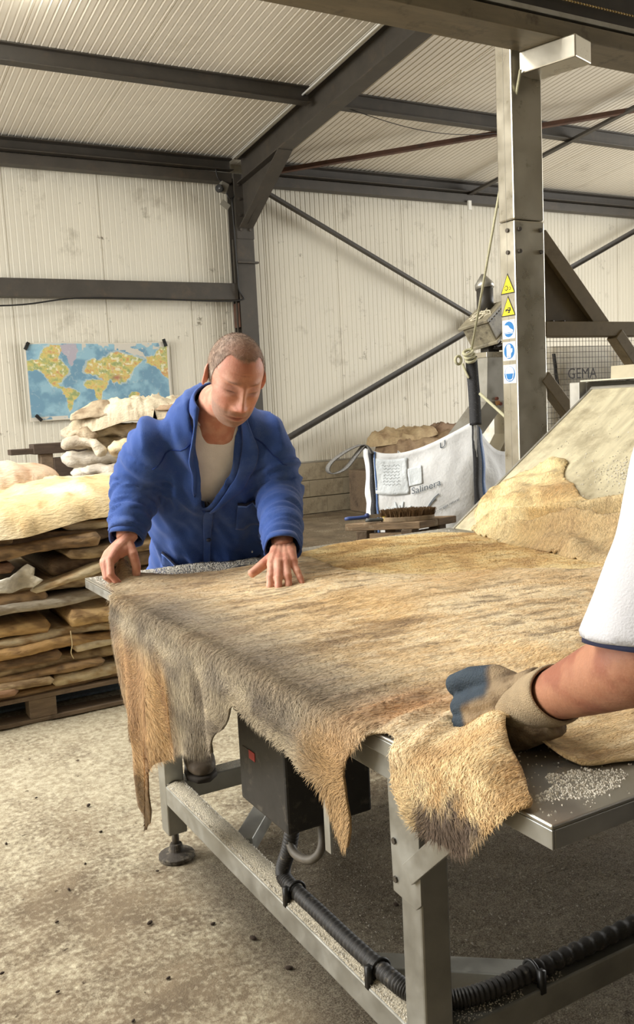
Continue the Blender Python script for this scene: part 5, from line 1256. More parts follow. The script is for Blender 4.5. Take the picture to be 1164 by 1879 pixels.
# brush
bru = thing('scrubbing_brush', 'flat brown scrubbing brush lying on the wooden bench', 'brush', (2.42, 3.44, .791), rz=-.40)
sh = ell(0, 0, .135, .055, 36); 
def disc(z0, z1, s0, s1, m, name): 
    V = [(x * s, y * s, z) for z, s in ((z0, s0), (z1, s1)) for x, y in sh]; q = len(sh)
    return MB().add(V, [tuple(range(q))[::-1], tuple(range(q, 2 * q))] + [(i, (i + 1) % q, q + (i + 1) % q, q + i) for i in range(q)]).build(name, m, bru, bevel=.002)
disc(0, .022, .95, .96, mat('brush_wood', srgb(150, 130, 104), .8, vary=.3, vscale=20), 'wooden_back')
bm2 = MB(); rg = np.random.default_rng(5)
for k in range(1500):
    a = rg.uniform(0, 2 * PI); r = rg.uniform(.05, 1) ** .5; x, y = .128 * r * math.cos(a), .051 * r * math.sin(a); dx, dy = rg.normal(0, .004), rg.normal(0, .004)
    bm2.tube([(x, y, .02), (x * 1.06 + dx, y * 1.1 + dy, .054 + rg.uniform(-.004, .003))], [.0016, .0010], 3, False)
o = bm2.build('bristles', mat('bristle_brown', srgb(112, 86, 56), .8, vary=.4, vscale=60), bru); o['kind'] = 'stuff'
def knife(loc, rz, mh_, mb_, label, blue=True):
    k = thing('knife', label, 'knife', loc, rz=rz)
    MB().tube([(0, 0, .012), (.02, 0, .013), (.06, 0, .012), (.10, 0, .013), (.115, 0, .015)], [.009, .012, .011, .012, .009], 10, True, .8).build('handle', mh_, k, True)
    MB().add([(.115, 0, .004), (.27, .006, .008), (.25, 0, .022), (.115, 0, .022), (.115, .002, .004), (.27, .008, .008), (.25, .002, .022), (.115, .002, .022)], [(0, 1, 2, 3), (7, 6, 5, 4), (0, 4, 5, 1), (1, 5, 6, 2), (2, 6, 7, 3), (3, 7, 4, 0)]).build('blade', stain, k)
    if not blue: MB().cyl((.085, 0, .013), (.105, 0, .014), .0145, 10).build('ring', mb_, k, True)
    else: MB().sphere((.112, 0, .018), (.014, .012, .013), 10, 8).build('bolster', mb_, k, True)
knife((2.155, 3.575, .80), -.20, mat('knife_blue', srgb(60, 78, 130), .45), mat('knife_blue2', srgb(50, 62, 110), .45), 'blue handled knife on the left end of the wooden bench')
knife((2.225, 3.505, .791), -.30, mat('knife_dark', srgb(72, 74, 72), .5), mat('knife_yellow', srgb(214, 190, 60), .5), 'dark handled knife with a yellow ring on the wooden bench', False)

# ================================================================== PEOPLE
skin_m = mat('skin', rough=.52, attr='Col', vary=.06, vscale=60, bump=.12, bscale=220, spec=.4, sss=.12)
def V3(*a): return np.array(a, float)
def unit(v): v = np.asarray(v, float); return v / (np.linalg.norm(v) + 1e-12)
def loft(mb, rings, n=28, power=2.3, caps=True):
    """rings: (centre, lateral unit, depth unit, half width, half depth)"""
    V = []
    for c, a, b, wx, wy in rings:
        for k in range(n):
            t = 2 * PI * k / n; co, si = math.cos(t), math.sin(t); e = 2 / power
            V.append(c + a * wx * math.copysign(abs(co) ** e, co) + b * wy * math.copysign(abs(si) ** e, si))
    Fc = []
    for i in range(len(rings) - 1):
        for k in range(n): Fc.append((i * n + k, i * n + (k + 1) % n, (i + 1) * n + (k + 1) % n, (i + 1) * n + k))
    if caps: Fc += [tuple(range(n))[::-1], tuple((len(rings) - 1) * n + k for k in range(n))]
    mb.add(V, Fc); return mb

def head_geometry(nu=150, nv=120):
    """head in local axes: face towards -y, up z, person's left +x; returns verts, faces, colours, hair mask"""
    th = np.linspace(0.0, PI, nv); ph = np.linspace(0, 2 * PI, nu, endpoint=False)
    T, Pp = np.meshgrid(th, ph, indexing='ij'); d = np.stack([np.sin(T) * np.sin(Pp), -np.sin(T) * np.cos(Pp), np.cos(T)], -1).reshape(-1, 3)
    o = V3(0, -.004, 0)
    def exitd(c, r):
        p = (o - V3(*c)) / V3(*r); q = d / V3(*r); A = (q * q).sum(1); B = (q * p).sum(1); Cc = (p * p).sum() - 1
        return (-B + np.sqrt(np.maximum(B * B - A * Cc, 1e-9))) / A
    t = np.stack([exitd((0, .010, .034), (.0775, .100, .094)), exitd((0, -.030, -.052), (.060, .066, .074)), exitd((0, -.035, -.01), (.066, .060, .075))])
    t = (t ** 14).sum(0) ** (1 / 14); t *= .985
    P = o + d * t[:, None]; x, y, z = P.T.copy(); fr = sstep(.0, -.045, y)
    G = lambda cx, cz, sx, sz: np.exp(-((x - cx) / sx) ** 2 - ((z - cz) / sz) ** 2)
    ax = np.abs(x); Gs = lambda cx, cz, sx, sz: np.exp(-((ax - cx) / sx) ** 2 - ((z - cz) / sz) ** 2)
    dy = np.zeros(len(x))
    dy += .0065 * Gs(.027, .037, .024, .0085) - .0125 * Gs(.031, .018, .0155, .0115) + .0085 * Gs(.031, .0165, .0125, .0085)
    dy += -.0030 * Gs(.031, .0265, .014, .0024) - .0030 * Gs(.031, .0070, .014, .0022) + .0025 * Gs(.031, -.001, .015, .005)
    nh = np.interp(z, [-.048, -.043, -.036, -.028, -.012, .006, .024, .036], [0, .010, .021, .0245, .018, .0125, .008, 0]); ns = np.interp(z, [-.045, -.03, 0, .03], [.0135, .0115, .0075, .009])
    dy += nh * np.exp(-(x / ns) ** 2)
    dy += .0085 * Gs(.0135, -.037, .0062, .0068) - .004 * Gs(.006, -.0445, .0035, .003)
    dy += .0045 * G(0, -.0625, .021, .0055) - .0080 * G(0, -.0685, .026, .0024) + .0055 * G(0, -.0755, .018, .0052) - .0035 * G(0, -.086, .02, .005) + .0075 * G(0, -.103, .018, .013)
    dy += .004 * Gs(.046, -.012, .016, .014) - .003 * Gs(.03, -.045, .006, .016) - .003 * Gs(.064, .03, .014, .02)
    dy += .0012 * Gs(.012, .06, .03, .004) * np.sin(z * 900)
    P[:, 1] -= dy * fr
    # colours
    base = mixc(C3(206, 152, 128), C3(196, 136, 112), sstep(.35, .65, fbm(P * 40, 3, 601)))
    red = .55 * G(0, -.03, .018, .016) + .4 * Gs(.044, -.02, .02, .02) + .35 * sstep(.04, .09, z); base = mixc(base, C3(196, 112, 92), np.clip(red, 0, 1) * fr)
    stub = np.maximum(sstep(-.045, -.062, z) * sstep(-.14, -.1, y * 0 - .1 + .0 * z), Gs(.066, -.04, .018, .04)) * sstep(.03, -.0, y)
    stub = np.clip(sstep(-.040, -.060, z + .35 * (ax - .03) * 0) + .6 * Gs(.062, -.035, .016, .04), 0, 1) * sstep(.035, .0, y) * (1 - .8 * G(0, -.069, .024, .009))
    base = mixc(base, C3(140, 116, 102), stub * (.5 + .5 * fbm(P * 420, 2, 603)))
    base = mixc(base, C3(176, 98, 88), G(0, -.0695, .021, .0075) * fr * .7); base = mixc(base, C3(84, 46, 42), G(0, -.0685, .025, .0020) * fr * .9)
    brow = Gs(.030, .0355 - .0, .017, .0042) * fr * sstep(.008, .014, ax); base = mixc(base, C3(98, 72, 58), brow * .95 * (.4 + fbm(P * np.array([300, 300, 300]), 2, 605)))
    base = mixc(base, C3(70, 46, 42), Gs(.031, .0082, .0135, .0022) * fr * .95); base = mixc(base, C3(150, 94, 84), Gs(.031, .018, .017, .012) * fr * .55)  # lash line, then eye socket shade painted into the skin colour
    base = mixc(base, C3(90, 48, 42), Gs(.0065, -.0445, .003, .002) * fr * .8)
    # hairline
    hz = np.interp(y, [-.11, -.085, -.062, -.040, -.026, -.012, .02, .05, .09, .12], [.098, .094, .092, .070, .040, -.006, -.022, -.040, -.062, -.062])
    hm_ = sstep(-.006, .006, z - hz + .012 * (fbm(P * 70, 3, 607) - .5) - .030 * np.exp(-((ax - .045) / .014) ** 2) * (y < -.03))
    fc = []
    for i in range(nv - 1):
        for k in range(nu): fc.append((i * nu + k, (i + 1) * nu + k, (i + 1) * nu + (k + 1) % nu, i * nu + (k + 1) % nu))
    base = mixc(base, C3(150, 126, 108), hm_ * .55)
    return P, fc, base, hm_
def ear_geometry(side):
    mb = MB(); mb.sphere((0, 0, 0), (.007, .019, .032), 20, 16); v = np.array(mb.v)
    rr = (v[:, 1] / .019) ** 2 + (v[:, 2] / .032) ** 2
    v[:, 0] += np.where(rr > .45, .004, 0) - .006 * np.exp(-((v[:, 1] + .003) ** 2 + (v[:, 2] - .002) ** 2) / .0001) * (v[:, 0] > 0)
    v[:, 1] *= 1 - .25 * (v[:, 2] < 0) * np.abs(v[:, 2]) / .032
    R = np.array(Matrix.Rotation(.45, 3, 'Z') @ Matrix.Rotation(-.12, 3, 'X')); v = v @ R.T; v[:, 0] *= side
    v += V3(side * .079, .010, .004)
    f = [tuple(q) if side > 0 else tuple(q[::-1]) for q in mb.f]
    dep = np.exp(-((np.array(mb.v)[:, 1] + .003) ** 2 + (np.array(mb.v)[:, 2] - .002) ** 2) / .00008)
    return v, f, mixc(np.tile(C3(206, 140, 118), (len(v), 1)), C3(150, 84, 70), dep * .6)
def hand_geometry(left, curls, spread, thumb, scale=1.0, fat=1.0, voxel=.0026):
    """hand: wrist at origin, fingers +y, palm down (-z); thumb on +x for a left hand seen from above, palm down; returns mesh"""
    sx = 1 if left else -1; mb = MB()
    kn_ = [(.030, .092, .0), (.010, .097, .004), (-.011, .092, .003), (-.030, .082, -.002)]; ln = [(.042, .025, .020), (.046, .029, .021), (.042, .027, .020), (.033, .020, .018)]
    w0 = [(.018, .0), (.007, .0), (-.006, .0), (-.017, .0)]
    for k in range(4):
        x, y, z = kn_[k]; mb.tube([(w0[k][0], -.03, 0), (w0[k][0] * 1.1, .02, .003), ((w0[k][0] + x) / 2, .055, .006), (x, y, z)], [.017 * fat, .017 * fat, .0150 * fat, .0125 * fat], 12)
    mb.tube([(0, -.05, 0), (0, -.02, 0), (.0, .03, -.004), (.004, .085, -.006)], [.026, .028, .032, .026], 14, True, .60)
    mb.sphere((.022, .035, -.010), (.018 * fat, .030, .015 * fat), 14, 10); mb.sphere((-.022, .035, -.010), (.013 * fat, .034, .014 * fat), 14, 10)
    for k in range(4):
        p = V3(*kn_[k]); sp = spread[k]; dr = V3(math.sin(sp), math.cos(sp), 0); a = 0.0; pts = [p - dr * .012, p]; rad = [.0108 * fat, .0106 * fat]
        for s in range(3):
            a += curls[k][s]; dd = dr * math.cos(a) + V3(0, 0, -1) * math.sin(a); L_ = ln[k][s]
            pts += [p + dd * L_ * .5, p + dd * L_]; r = (.0098, .0090, .0080)[s] * fat * (1 if k < 3 else .9); rad += [r * .95, r * (1.04 if s < 2 else .8)]; p = p + dd * L_
        pts.append(p + dd * .004); rad.append(.004 * fat); mb.tube(pts, rad, 12)
    tp = [V3(*q) for q in thumb]; tp.append(tp[-1] + unit(tp[-1] - tp[-2]) * .005); mb.tube(tp, [.016 * fat, .0135 * fat, .0118 * fat, .0105 * fat, .0045][:len(tp)] if len(tp) == 5 else [.0135 * fat] * len(tp), 12)
    v = np.array(mb.v); v[:, 0] *= sx; v *= scale
    m2 = MB(); m2.add(v, [tuple(f) if left else tuple(f[::-1]) for f in mb.f])
    return remesh(m2, voxel, 3, .5, 'hand')
def place(P, pos, fwd, palm_dn):
    f = unit(fwd); u = -np.asarray(palm_dn, float); u = unit(u - f * (u @ f)); xx = np.cross(f, u)
    return np.asarray(pos) + P[:, :1] * xx + P[:, 1:2] * f + P[:, 2:3] * u
class Body:
    def __init__(s): s.v = []; s.f = []; s.c = []
    def add(s, P, F_, c):
        o = sum(len(q) for q in s.v); s.v.append(np.asarray(P)); s.f += [tuple(int(i) + o for i in q) for q in F_]; s.c.append(np.asarray(c) if np.ndim(c) == 2 else np.tile(c, (len(P), 1)))
    def add_mesh(s, me, cfun, xf=None):
        P = coords(me); P = xf(P) if xf else P; s.add(P, [tuple(p.vertices) for p in me.polygons], cfun(P)); bpy.data.meshes.remove(me)
    def build(s, name):
        me = bpy.data.meshes.new(name); me.from_pydata(np.concatenate(s.v).tolist(), [], s.f); me.polygons.foreach_set('use_smooth', [True] * len(me.polygons)); me.update()
        setcol(me, np.concatenate(s.c)); return obj(name, me, skin_m)
def skin_col(dark=0.0):
    def f(P): 
        c = mixc(C3(204, 150, 126), C3(192, 130, 108), sstep(.35, .65, fbm(P * 45, 3, 611))); return c * (1 - dark)
    return f
def head_frame(fwd, upish):
    f = unit(fwd); u = np.asarray(upish, float); u = unit(u - f * (u @ f)); left = np.cross(u, -f) * -1
    left = np.cross(f, u) * -1
    return f, u, left
def make_head(body, hp, fwd, upish, scale=1.0, hair_parent=None):
    f, u, left = head_frame(fwd, upish)
    tr = lambda P: np.asarray(hp) + scale * (P[:, :1] * left - P[:, 1:2] * f + P[:, 2:3] * u)
    P, F_, c, hm_ = head_geometry(); body.add(tr(P), F_, c)
    for s in (1, -1):
        v, q, cc = ear_geometry(s); body.add(tr(v), q, cc)
    return tr, P, F_, c, hm_
def make_hair(parent, tr, P, F_, hm_, seed):
    keep = [q for q in F_ if min(hm_[i] for i in q) > .35]; idx = sorted({i for q in keep for i in q}); mp_ = {i: k for k, i in enumerate(idx)}
    n = P[idx] / np.linalg.norm(P[idx], axis=1, keepdims=True); Q = tr(P[idx] + n * (.0003 + .0012 * sstep(.4, 1, hm_[idx]))[:, None])
    me = MB().add(Q, [tuple(mp_[i] for i in q) for q in keep]).mesh('hair', True)
    pl = P[idx]; side = sstep(.055, .02, pl[:, 2]); c = mixc(C3(126, 104, 88), C3(152, 128, 110), sstep(.4, .6, fbm(pl * 120, 3, seed))); c = mixc(c, C3(176, 134, 114), sstep(.085, .11, pl[:, 2]) * sstep(.02, -.05, pl[:, 1]) * .7); c = mixc(c, C3(196, 186, 172), side * sstep(.03, -.03, pl[:, 1]) * .6)
    c = mixc(np.tile(C3(190, 142, 120), (len(c), 1)), c, sstep(.35, 1.0, hm_[idx])); setcol(me, c); o = obj('hair', me, fur_m, parent)
    hm2 = fur_mesh('hair_strands', me, c, 9000, .006, lambda Pt, Nn: np.tile([[0, 0, -1.]], (len(Pt), 1)) - 0 * Nn, fur_m, o, seed, .55, .0003); return o

# ------------------------------------------------------------------ the man in the blue work jacket
FA = math.radians(18); FRONT = V3(-math.sin(FA), -math.cos(FA), 0); LEFT = V3(math.cos(FA), -math.sin(FA), 0)
H = V3(1.175, 2.885, .80); S = V3(1.072, 2.49, 1.33); SP = unit(S - H); SL = np.linalg.norm(S - H); FN = unit(np.cross(LEFT, SP)); 
if FN @ FRONT < 0: FN = -FN
Lsh = S + LEFT * .150 - SP * .098; Rsh = S - LEFT * .165 - SP * .080
Lel = V3(1.246, 2.452, 1.088); Rel = V3(.858, 2.650, 1.125); Lwr = V3(1.133, 2.228, .950); Rwr = V3(.782, 2.555, .985)
HP = V3(1.056, 2.318, 1.432); HF = unit(V3(-.15, -.83, -.53)); HU = unit(V3(.06, -.35, .85))
def torso_rings(grow, lo=-.22, top=1.0):
    R_ = []
    for t, a, b, sh in ((lo, .205, .120, -.01), (-.08, .205, .122, -.01), (.10, .200, .124, 0), (.30, .192, .120, 0), (.50, .192, .122, .004), (.66, .196, .126, .006), (.78, .196, .120, .004), (.87, .182, .106, -.002), (.95, .150, .088, -.010), (1.02, .108, .070, -.016), (1.08, .075, .058, -.018)):
        c = H + SP * SL * t + FN * sh; R_.append((c, LEFT, FN, a + grow, b + grow))
    return R_
def hidden_limbs(mb, g=0.0, legs=True, R_foot=None, L_foot=None):
    pass
man_b = Body()
mb = MB(); loft(mb, torso_rings(-.030, -.15), 24, 2.3)
for a_, b_, c_ in ((Lsh, Lel, Lwr), (Rsh, Rel, Rwr)): mb.tube([tuple(a_), tuple((a_ + b_) / 2), tuple(b_), tuple(lerp(b_, c_, .3)), tuple(lerp(b_, c_, .7)), tuple(c_)], [.056, .050, .042, .042, .036, .030], 14)
mb.tube([tuple(S - SP * .05), tuple(S + SP * .06 + FRONT * .0), tuple(HP - HU * .075 - HF * .02), tuple(HP - HU * .03 - HF * .015)], [.075, .060, .055, .055], 18)
hipL = H + LEFT * .095 - V3(0, 0, .02); hipR = H - LEFT * .095 - V3(0, 0, .02)
kneeL, ankL = V3(1.345, 2.86, .46), V3(1.40, 3.02, .09); kneeR, ankR = V3(1.03, 2.73, .56), V3(.985, 2.66, .34)
for a_, b_, c_ in ((hipL, kneeL, ankL), (hipR, kneeR, ankR)): mb.tube([tuple(a_), tuple((a_ + b_) / 2), tuple(b_), tuple(lerp(b_, c_, .35)), tuple(c_)], [.085, .074, .056, .054, .036], 14)
man_b.add_mesh(remesh(mb, .008, 4, .5, 'body'), skin_col())
tr, hP, hF, hC, hM = make_head(man_b, HP, HF, HU, 1.0)
# bare left hand pressed flat on the hide
flat = [(.50, .30, .05), (.50, .30, .05), (.52, .30, .05), (.45, .2, 0)]
hl = hand_geometry(True, flat, (.10, .02, -.10, -.42), [(.024, .016, -.006), (.048, .040, -.012), (.072, .062, -.022), (.092, .078, -.030)], .98, 1.2)
man_b.add_mesh(hl, skin_col(), lambda P: place(P, Lwr + V3(-.004, -.010, -.004), (-.47, -.82, -.24), (-.05, -.10, -1)))
# right hand pinching the raised corner of the hide
cur = [(.75, .75, .30), (.85, .85, .35), (.95, .9, .35), (1.0, .9, .35)]
hr = hand_geometry(False, cur, (.02, .0, -.03, -.06), [(.024, .010, -.010), (.040, .030, -.036), (.040, .050, -.068), (.030, .066, -.088)], .98, 1.15)
man_b.add_mesh(hr, skin_col(), lambda P: place(P, Rwr + V3(-.006, -.006, -.006), (-.60, -.28, -.42), (.35, -.25, -.95)))
man = man_b.build('person'); tag(man, 'man in a blue work jacket leaning over the table with both hands on the hide', 'person')
make_hair(man, tr, hP, hF, hM, 621)

den = mat('blue_drill', srgb(56, 84, 150), .82, vary=.16, vscale=5, bump=.25, bscale=420, spec=.15, dirt=srgb(84, 106, 160), dirt_scale=9, dirt_lo=.5, dirt_hi=.8, sheen=.15)
den_d = mat('blue_drill_inside', srgb(40, 62, 124), .85, vary=.15, vscale=30, spec=.15)
def local(P, o=None):
    q = P - (H if o is None else o); return q @ LEFT, q @ FN, q @ SP
def cut_mesh(me, keepfun):
    P = coords(me); k = keepfun(P); bm = bmesh.new(); bm.from_mesh(me); bm.verts.ensure_lookup_table()
    bmesh.ops.delete(bm, geom=[v for v in bm.verts if not k[v.index]], context='VERTS')
    for it in range(24):
        new = {}
        for v in bm.verts:
            nb_ = [e.other_vert(v).co for e in v.link_edges if e.is_boundary]
            if len(nb_) >= 2: new[v] = v.co * .5 + (nb_[0] + nb_[1]) * .25
        for v, c in new.items(): v.co = c
    bm.to_mesh(me); bm.free(); me.update(); return me
# jacket
jb = MB(); loft(jb, torso_rings(.007, -.22), 36, 2.35)
jb.tube([tuple(Rsh + LEFT * .08), tuple(Rsh - LEFT * .005), tuple(lerp(Rsh, Rel, .35) - LEFT * .006), tuple(lerp(Rsh, Rel, .75) - LEFT * .008), tuple(Rel), tuple(lerp(Rel, Rwr, .35)), tuple(lerp(Rel, Rwr, .75)), tuple(lerp(Rel, Rwr, 1.0))], [.060, .076, .084, .080, .074, .066, .056, .048], 20)
jb.tube([tuple(Lsh - LEFT * .08), tuple(Lsh + LEFT * .005), tuple(lerp(Lsh, Lel, .35) + LEFT * .006), tuple(lerp(Lsh, Lel, .75) + LEFT * .004), tuple(Lel), tuple(lerp(Lel, Lwr, .35)), tuple(lerp(Lel, Lwr, .75)), tuple(lerp(Lel, Lwr, .98))], [.058, .074, .080, .074, .068, .062, .055, .050], 20)
jm = remesh(jb, .0075, 26, .5, 'jacket')
P = coords(jm); N_ = normals(jm)
def armco(P, a_, b_, c_):
    """position along and distance to the arm line"""
    d1, t1 = seg(P, a_, b_); d2, t2 = seg(P, b_, c_); use = d1 < d2; return np.where(use, d1, d2), np.where(use, t1 * .5, .5 + t2 * .5)
def seg(P, a_, b_):
    ab = b_ - a_; t = np.clip(((P - a_) @ ab) / (ab @ ab), 0, 1); return np.linalg.norm(P - (a_ + t[:, None] * ab), axis=1), t
l, f_, s = local(P)
dR, tR = armco(P, Rsh, Rel, Rwr); dL, tL = armco(P, Lsh, Lel, Lwr)
sleeve = np.maximum(sstep(.125, .09, dR) * sstep(.10, .22, tR), sstep(.12, .085, dL) * sstep(.10, .22, tL)); tt = np.where(dR < dL, tR, tL)
wrk = 1 - np.abs(2 * fbm(P * np.array([7, 7, 5]) + 3, 3, 631) - 1); w3 = 1 - np.abs(2 * fbm(np.stack([l * 9 + s * 5, f_ * 3, s * 3.2 - l * 3], 1), 3, 633) - 1)
wrk2 = 1 - np.abs(2 * fbm(np.stack([tt * 11 + P @ LEFT * 6, P @ FRONT * 7, P[:, 2] * 5 + tt * 9], 1), 3, 639) - 1)
ringw = np.sin(tt * 62 + 5 * fbm(P * 8, 2, 635)) * np.exp(-((tt - .5) / .2) ** 2) + .6 * np.sin(tt * 80 + 7 * fbm(P * 9, 2, 637)) * np.exp(-((tt - .82) / .14) ** 2)
disp = (1 - sleeve) * (.050 * (w3 - .62) + .008 * (wrk - .6)) + sleeve * (.0028 * ringw + .026 * (wrk2 - .6))
P = P + N_ * disp[:, None]; setcoords(jm, P)
VB = .63 * SL         # V opening ends here along the spine
def vhalf(s_): return np.interp(s_, [VB, VB + .05, VB + .12, .90 * SL, SL, 1.2 * SL], [0, .014, .034, .052, .064, .085])
def vmid(s_): return np.interp(s_, [VB, .85 * SL, 1.1 * SL], [-.038, .006, .012])
nb = S + SP * .035 + FN * .012
def keepJ(P):
    l, f_, s = local(P); vee = (f_ > 0) & (s > VB) & (np.abs(l - vmid(s)) < vhalf(s)); ne = np.linalg.norm((P - nb) - SP * ((P - nb) @ SP)[:, None], axis=1) < .072
    neck = ne & ((P - nb) @ SP > -.03); hem = s < -.165 * SL
    wr = np.zeros(len(P), bool)
    for w_, e_ in ((Rwr, Rel), (Lwr, Lel)): ax_ = unit(w_ - e_); wr |= (((P - w_) @ ax_) > -.012) & (np.linalg.norm(P - w_, axis=1) < .10)
    return ~(vee | neck | hem | wr)
cut_mesh(jm, keepJ)
jacket = obj('jacket', jm, den, man, solid=.004, soff=-1)
def surfJ(me):
    from mathutils.bvhtree import BVHTree
    return BVHTree.FromPolygons([tuple(v.co) for v in me.vertices], [tuple(p.vertices) for p in me.polygons])
bj = surfJ(jm)
def press(l_, s_, lift=.004):
    """point on the jacket front at lateral l_, height s_ along the spine"""
    o = H + LEFT * l_ + SP * s_ + FN * .19; r = bj.ray_cast(Vector(o), Vector(-FN))
    if r[0] is None: return H + LEFT * l_ + SP * s_ + FN * (.125 + lift)
    return np.array(r[0]) + FN * lift
# placket and collar along the opening
def strip(left_pts, right_pts, m, name, parent, th=.004): 
    mb = MB(); mb.grid(np.stack([np.array(left_pts), np.array(right_pts)], 1)); return mb.build(name, m, parent, True, solid=th, soff=0, subd=1)
ss = np.linspace(VB - .005, .93 * SL, 18)
for sgn, nm in ((-1, 'collar'), (1, 'collar')):
    inn = []; out = []; fin = []
    for k, s_ in enumerate(ss):
        e = vmid(s_) + sgn * vhalf(s_); t = k / (len(ss) - 1); wd = (.012 + .040 * sstep(.0, .5, t)) * (1 if sgn > 0 else .9)
        inn.append(press(e + sgn * .004, s_, .003) + FN * .002); out.append(press(e + sgn * (.004 + wd), s_ - .012 * t, .006 + .006 * t)); fin.append(press(e + sgn * (.004 + wd * .5), s_ - .004 * t, .010 + .008 * t))
    # stand of the collar round the neck
    for t in np.linspace(.12, 1.0, 9):
        a = PI / 2 + sgn * -1 * (PI / 2 - .0) * 0 ; an = lerp(.62, PI, t) * sgn
        ctr = nb + SP * (.012 + .012 * t); rad = .071
        dirv = LEFT * math.sin(an) + FN * math.cos(an)
        inn.append(ctr + dirv * rad + SP * .024); fin.append(ctr + dirv * (rad + .009) + SP * .030); out.append(ctr + dirv * (rad + .020) - SP * .010)
    G = np.stack([np.array(inn), np.array(fin), np.array(out)], 1); mb = MB(); mb.grid(G); mb.build(nm, den, jacket, True, solid=.004, soff=0, subd=1)
sl_ = np.linspace(-.16 * SL, VB + .005, 24)
strip([press(-.046 - .004 * math.sin(s_ * 20), s_, .003) for s_ in sl_], [press(-.004 - .02 * sstep(VB - .05, VB, s_) * 0 - .012, s_, .0055) for s_ in sl_], den, 'placket', jacket, .003)
for s_ in (.02, .16, .28):
    c = press(-.026, s_, .008); MB().cyl(c, c + FN * .003, .0075, 12).build('button', mat('dark_button', srgb(40, 46, 70), .4), jacket, True)
def pocket(l0, l1, s0, s1, tilt, name='pocket'):
    n = 9; G = np.array([[press(lerp(l0, l1, i / (n - 1)), lerp(s0, s1 + tilt * (i / (n - 1)), j / (n - 1)), .006 + .006 * (j == n - 1) * math.sin(PI * i / (n - 1))) for i in range(n)] for j in range(n)])
    mb = MB(); mb.grid(G); o = mb.build(name, den, jacket, True, solid=.003, soff=0)
    rim = [G[n - 1, i] + FN * .003 for i in range(n)]; MB().tube(rim, .0035, 6).build('pocket_edge', mat('stitched_edge', srgb(92, 122, 190), .8), o, True)
    dk = [G[n - 1, i] + FN * .0015 + SP * .006 for i in range(n)]; MB().tube(dk, .0045, 6).build('pocket_opening', mat('pocket_dark', srgb(22, 28, 52), .9), o, True)
pocket(.055, .150, .33, .440, .012); pocket(-.172, -.075, .03, .205, -.055); pocket(.045, .150, .0, .125, .05)
# shoulder yoke seams and cuffs
for sg in (1, -1):
    pts = []
    for k in range(10):
        t = k / 9; o = S + LEFT * sg * lerp(.075, .20, t) + SP * lerp(-.02, -.10, t) + FN * .2; r = bj.ray_cast(Vector(o), Vector(-FN))
        if r[0] is not None: pts.append(np.array(r[0]) + FN * .001)
    if len(pts) > 3: MB().tube(pts, .0022, 5).build('seam', den_d, jacket, True)
for w_, e_, r in ((Rwr, Rel, .048), (Lwr, Lel, .050)):
    ax_ = unit(w_ - e_); ce = w_ - ax_ * .014; a1 = unit(np.cross(ax_, [0, 0, 1.])); a2 = np.cross(ax_, a1)
    ring = [[ce + a1 * math.cos(q) * (r + .002 + .002 * math.sin(5 * q)) + a2 * math.sin(q) * (r + .002) + ax_ * (k * .012 - .012 + .003 * math.sin(3 * q)) for q in np.linspace(0, 2 * PI, 28, endpoint=False)] for k in range(3)]
    mb = MB(); mb.grid(np.array(ring), wrap=True); mb.build('cuff', den, jacket, True, solid=.004)
for l_, s_ in ((-.14, -.045), (.125, .17), (.13, .155), (.12, .20), (.115, .145)):
    c = press(l_, s_, .001); MB().sphere(c, (.003, .002, .004), 8, 6).build('paint_spot', st_w, jacket, True)
# white t-shirt
tb = MB(); loft(tb, torso_rings(-.019, .2), 32, 2.3); tm_ = remesh(tb, .008, 5, .5, 't_shirt')
P = coords(tm_); P += normals(tm_) * (.010 * (fbm(P * 14, 3, 641) - .5))[:, None]; setcoords(tm_, P)
def keepT(P):
    q = P - (nb + FN * .014); ne = np.linalg.norm(q - SP * (q @ SP)[:, None], axis=1) < .064; return ~(ne & (q @ SP > -.035))
cut_mesh(tm_, keepT)
tee = obj('t_shirt', tm_, mat('white_cotton', srgb(236, 235, 234), .85, vary=.05, vscale=30, bump=.2, bscale=300), man, solid=.003, soff=-1)
bt = surfJ(tm_)
def pressT(l_, s_, lift=.002):
    o = H + LEFT * l_ + SP * s_ + FN * .5; r = bt.ray_cast(Vector(o), Vector(-FN)); return (np.array(r[0]) if r[0] is not None else H + LEFT * l_ + SP * s_ + FN * .11) + FN * lift
bm = bmesh.new(); bm.from_mesh(tm_); bv = np.array([tuple(v.co) for v in bm.verts if v.is_boundary]); bm.free()
bv = bv[(bv - S) @ SP > -.12]; cT = bv.mean(0); an_ = np.arctan2((bv - cT) @ LEFT, (bv - cT) @ FN); bv = bv[np.argsort(an_)]
bv = np.array([bv[np.arange(k - 3, k + 4) % len(bv)].mean(0) for k in range(0, len(bv), 3)])
MB().tube(bv, .0045, 6, closed=True).build('neck_rib', mat('white_rib', srgb(232, 232, 232), .85), tee, True)
tx = mat('faded_print', srgb(176, 160, 154), .85)
for body_, lo, so, sz in (('IW', -.045, .40, .042), ('K', -.035, .335, .04)):
    me = text_mesh(body_, sz, .0002); c = coords(me); setcoords(me, np.array([pressT(lo + q[0], so + q[1], .0015) for q in c])); obj('lettering', me, tx, tee)
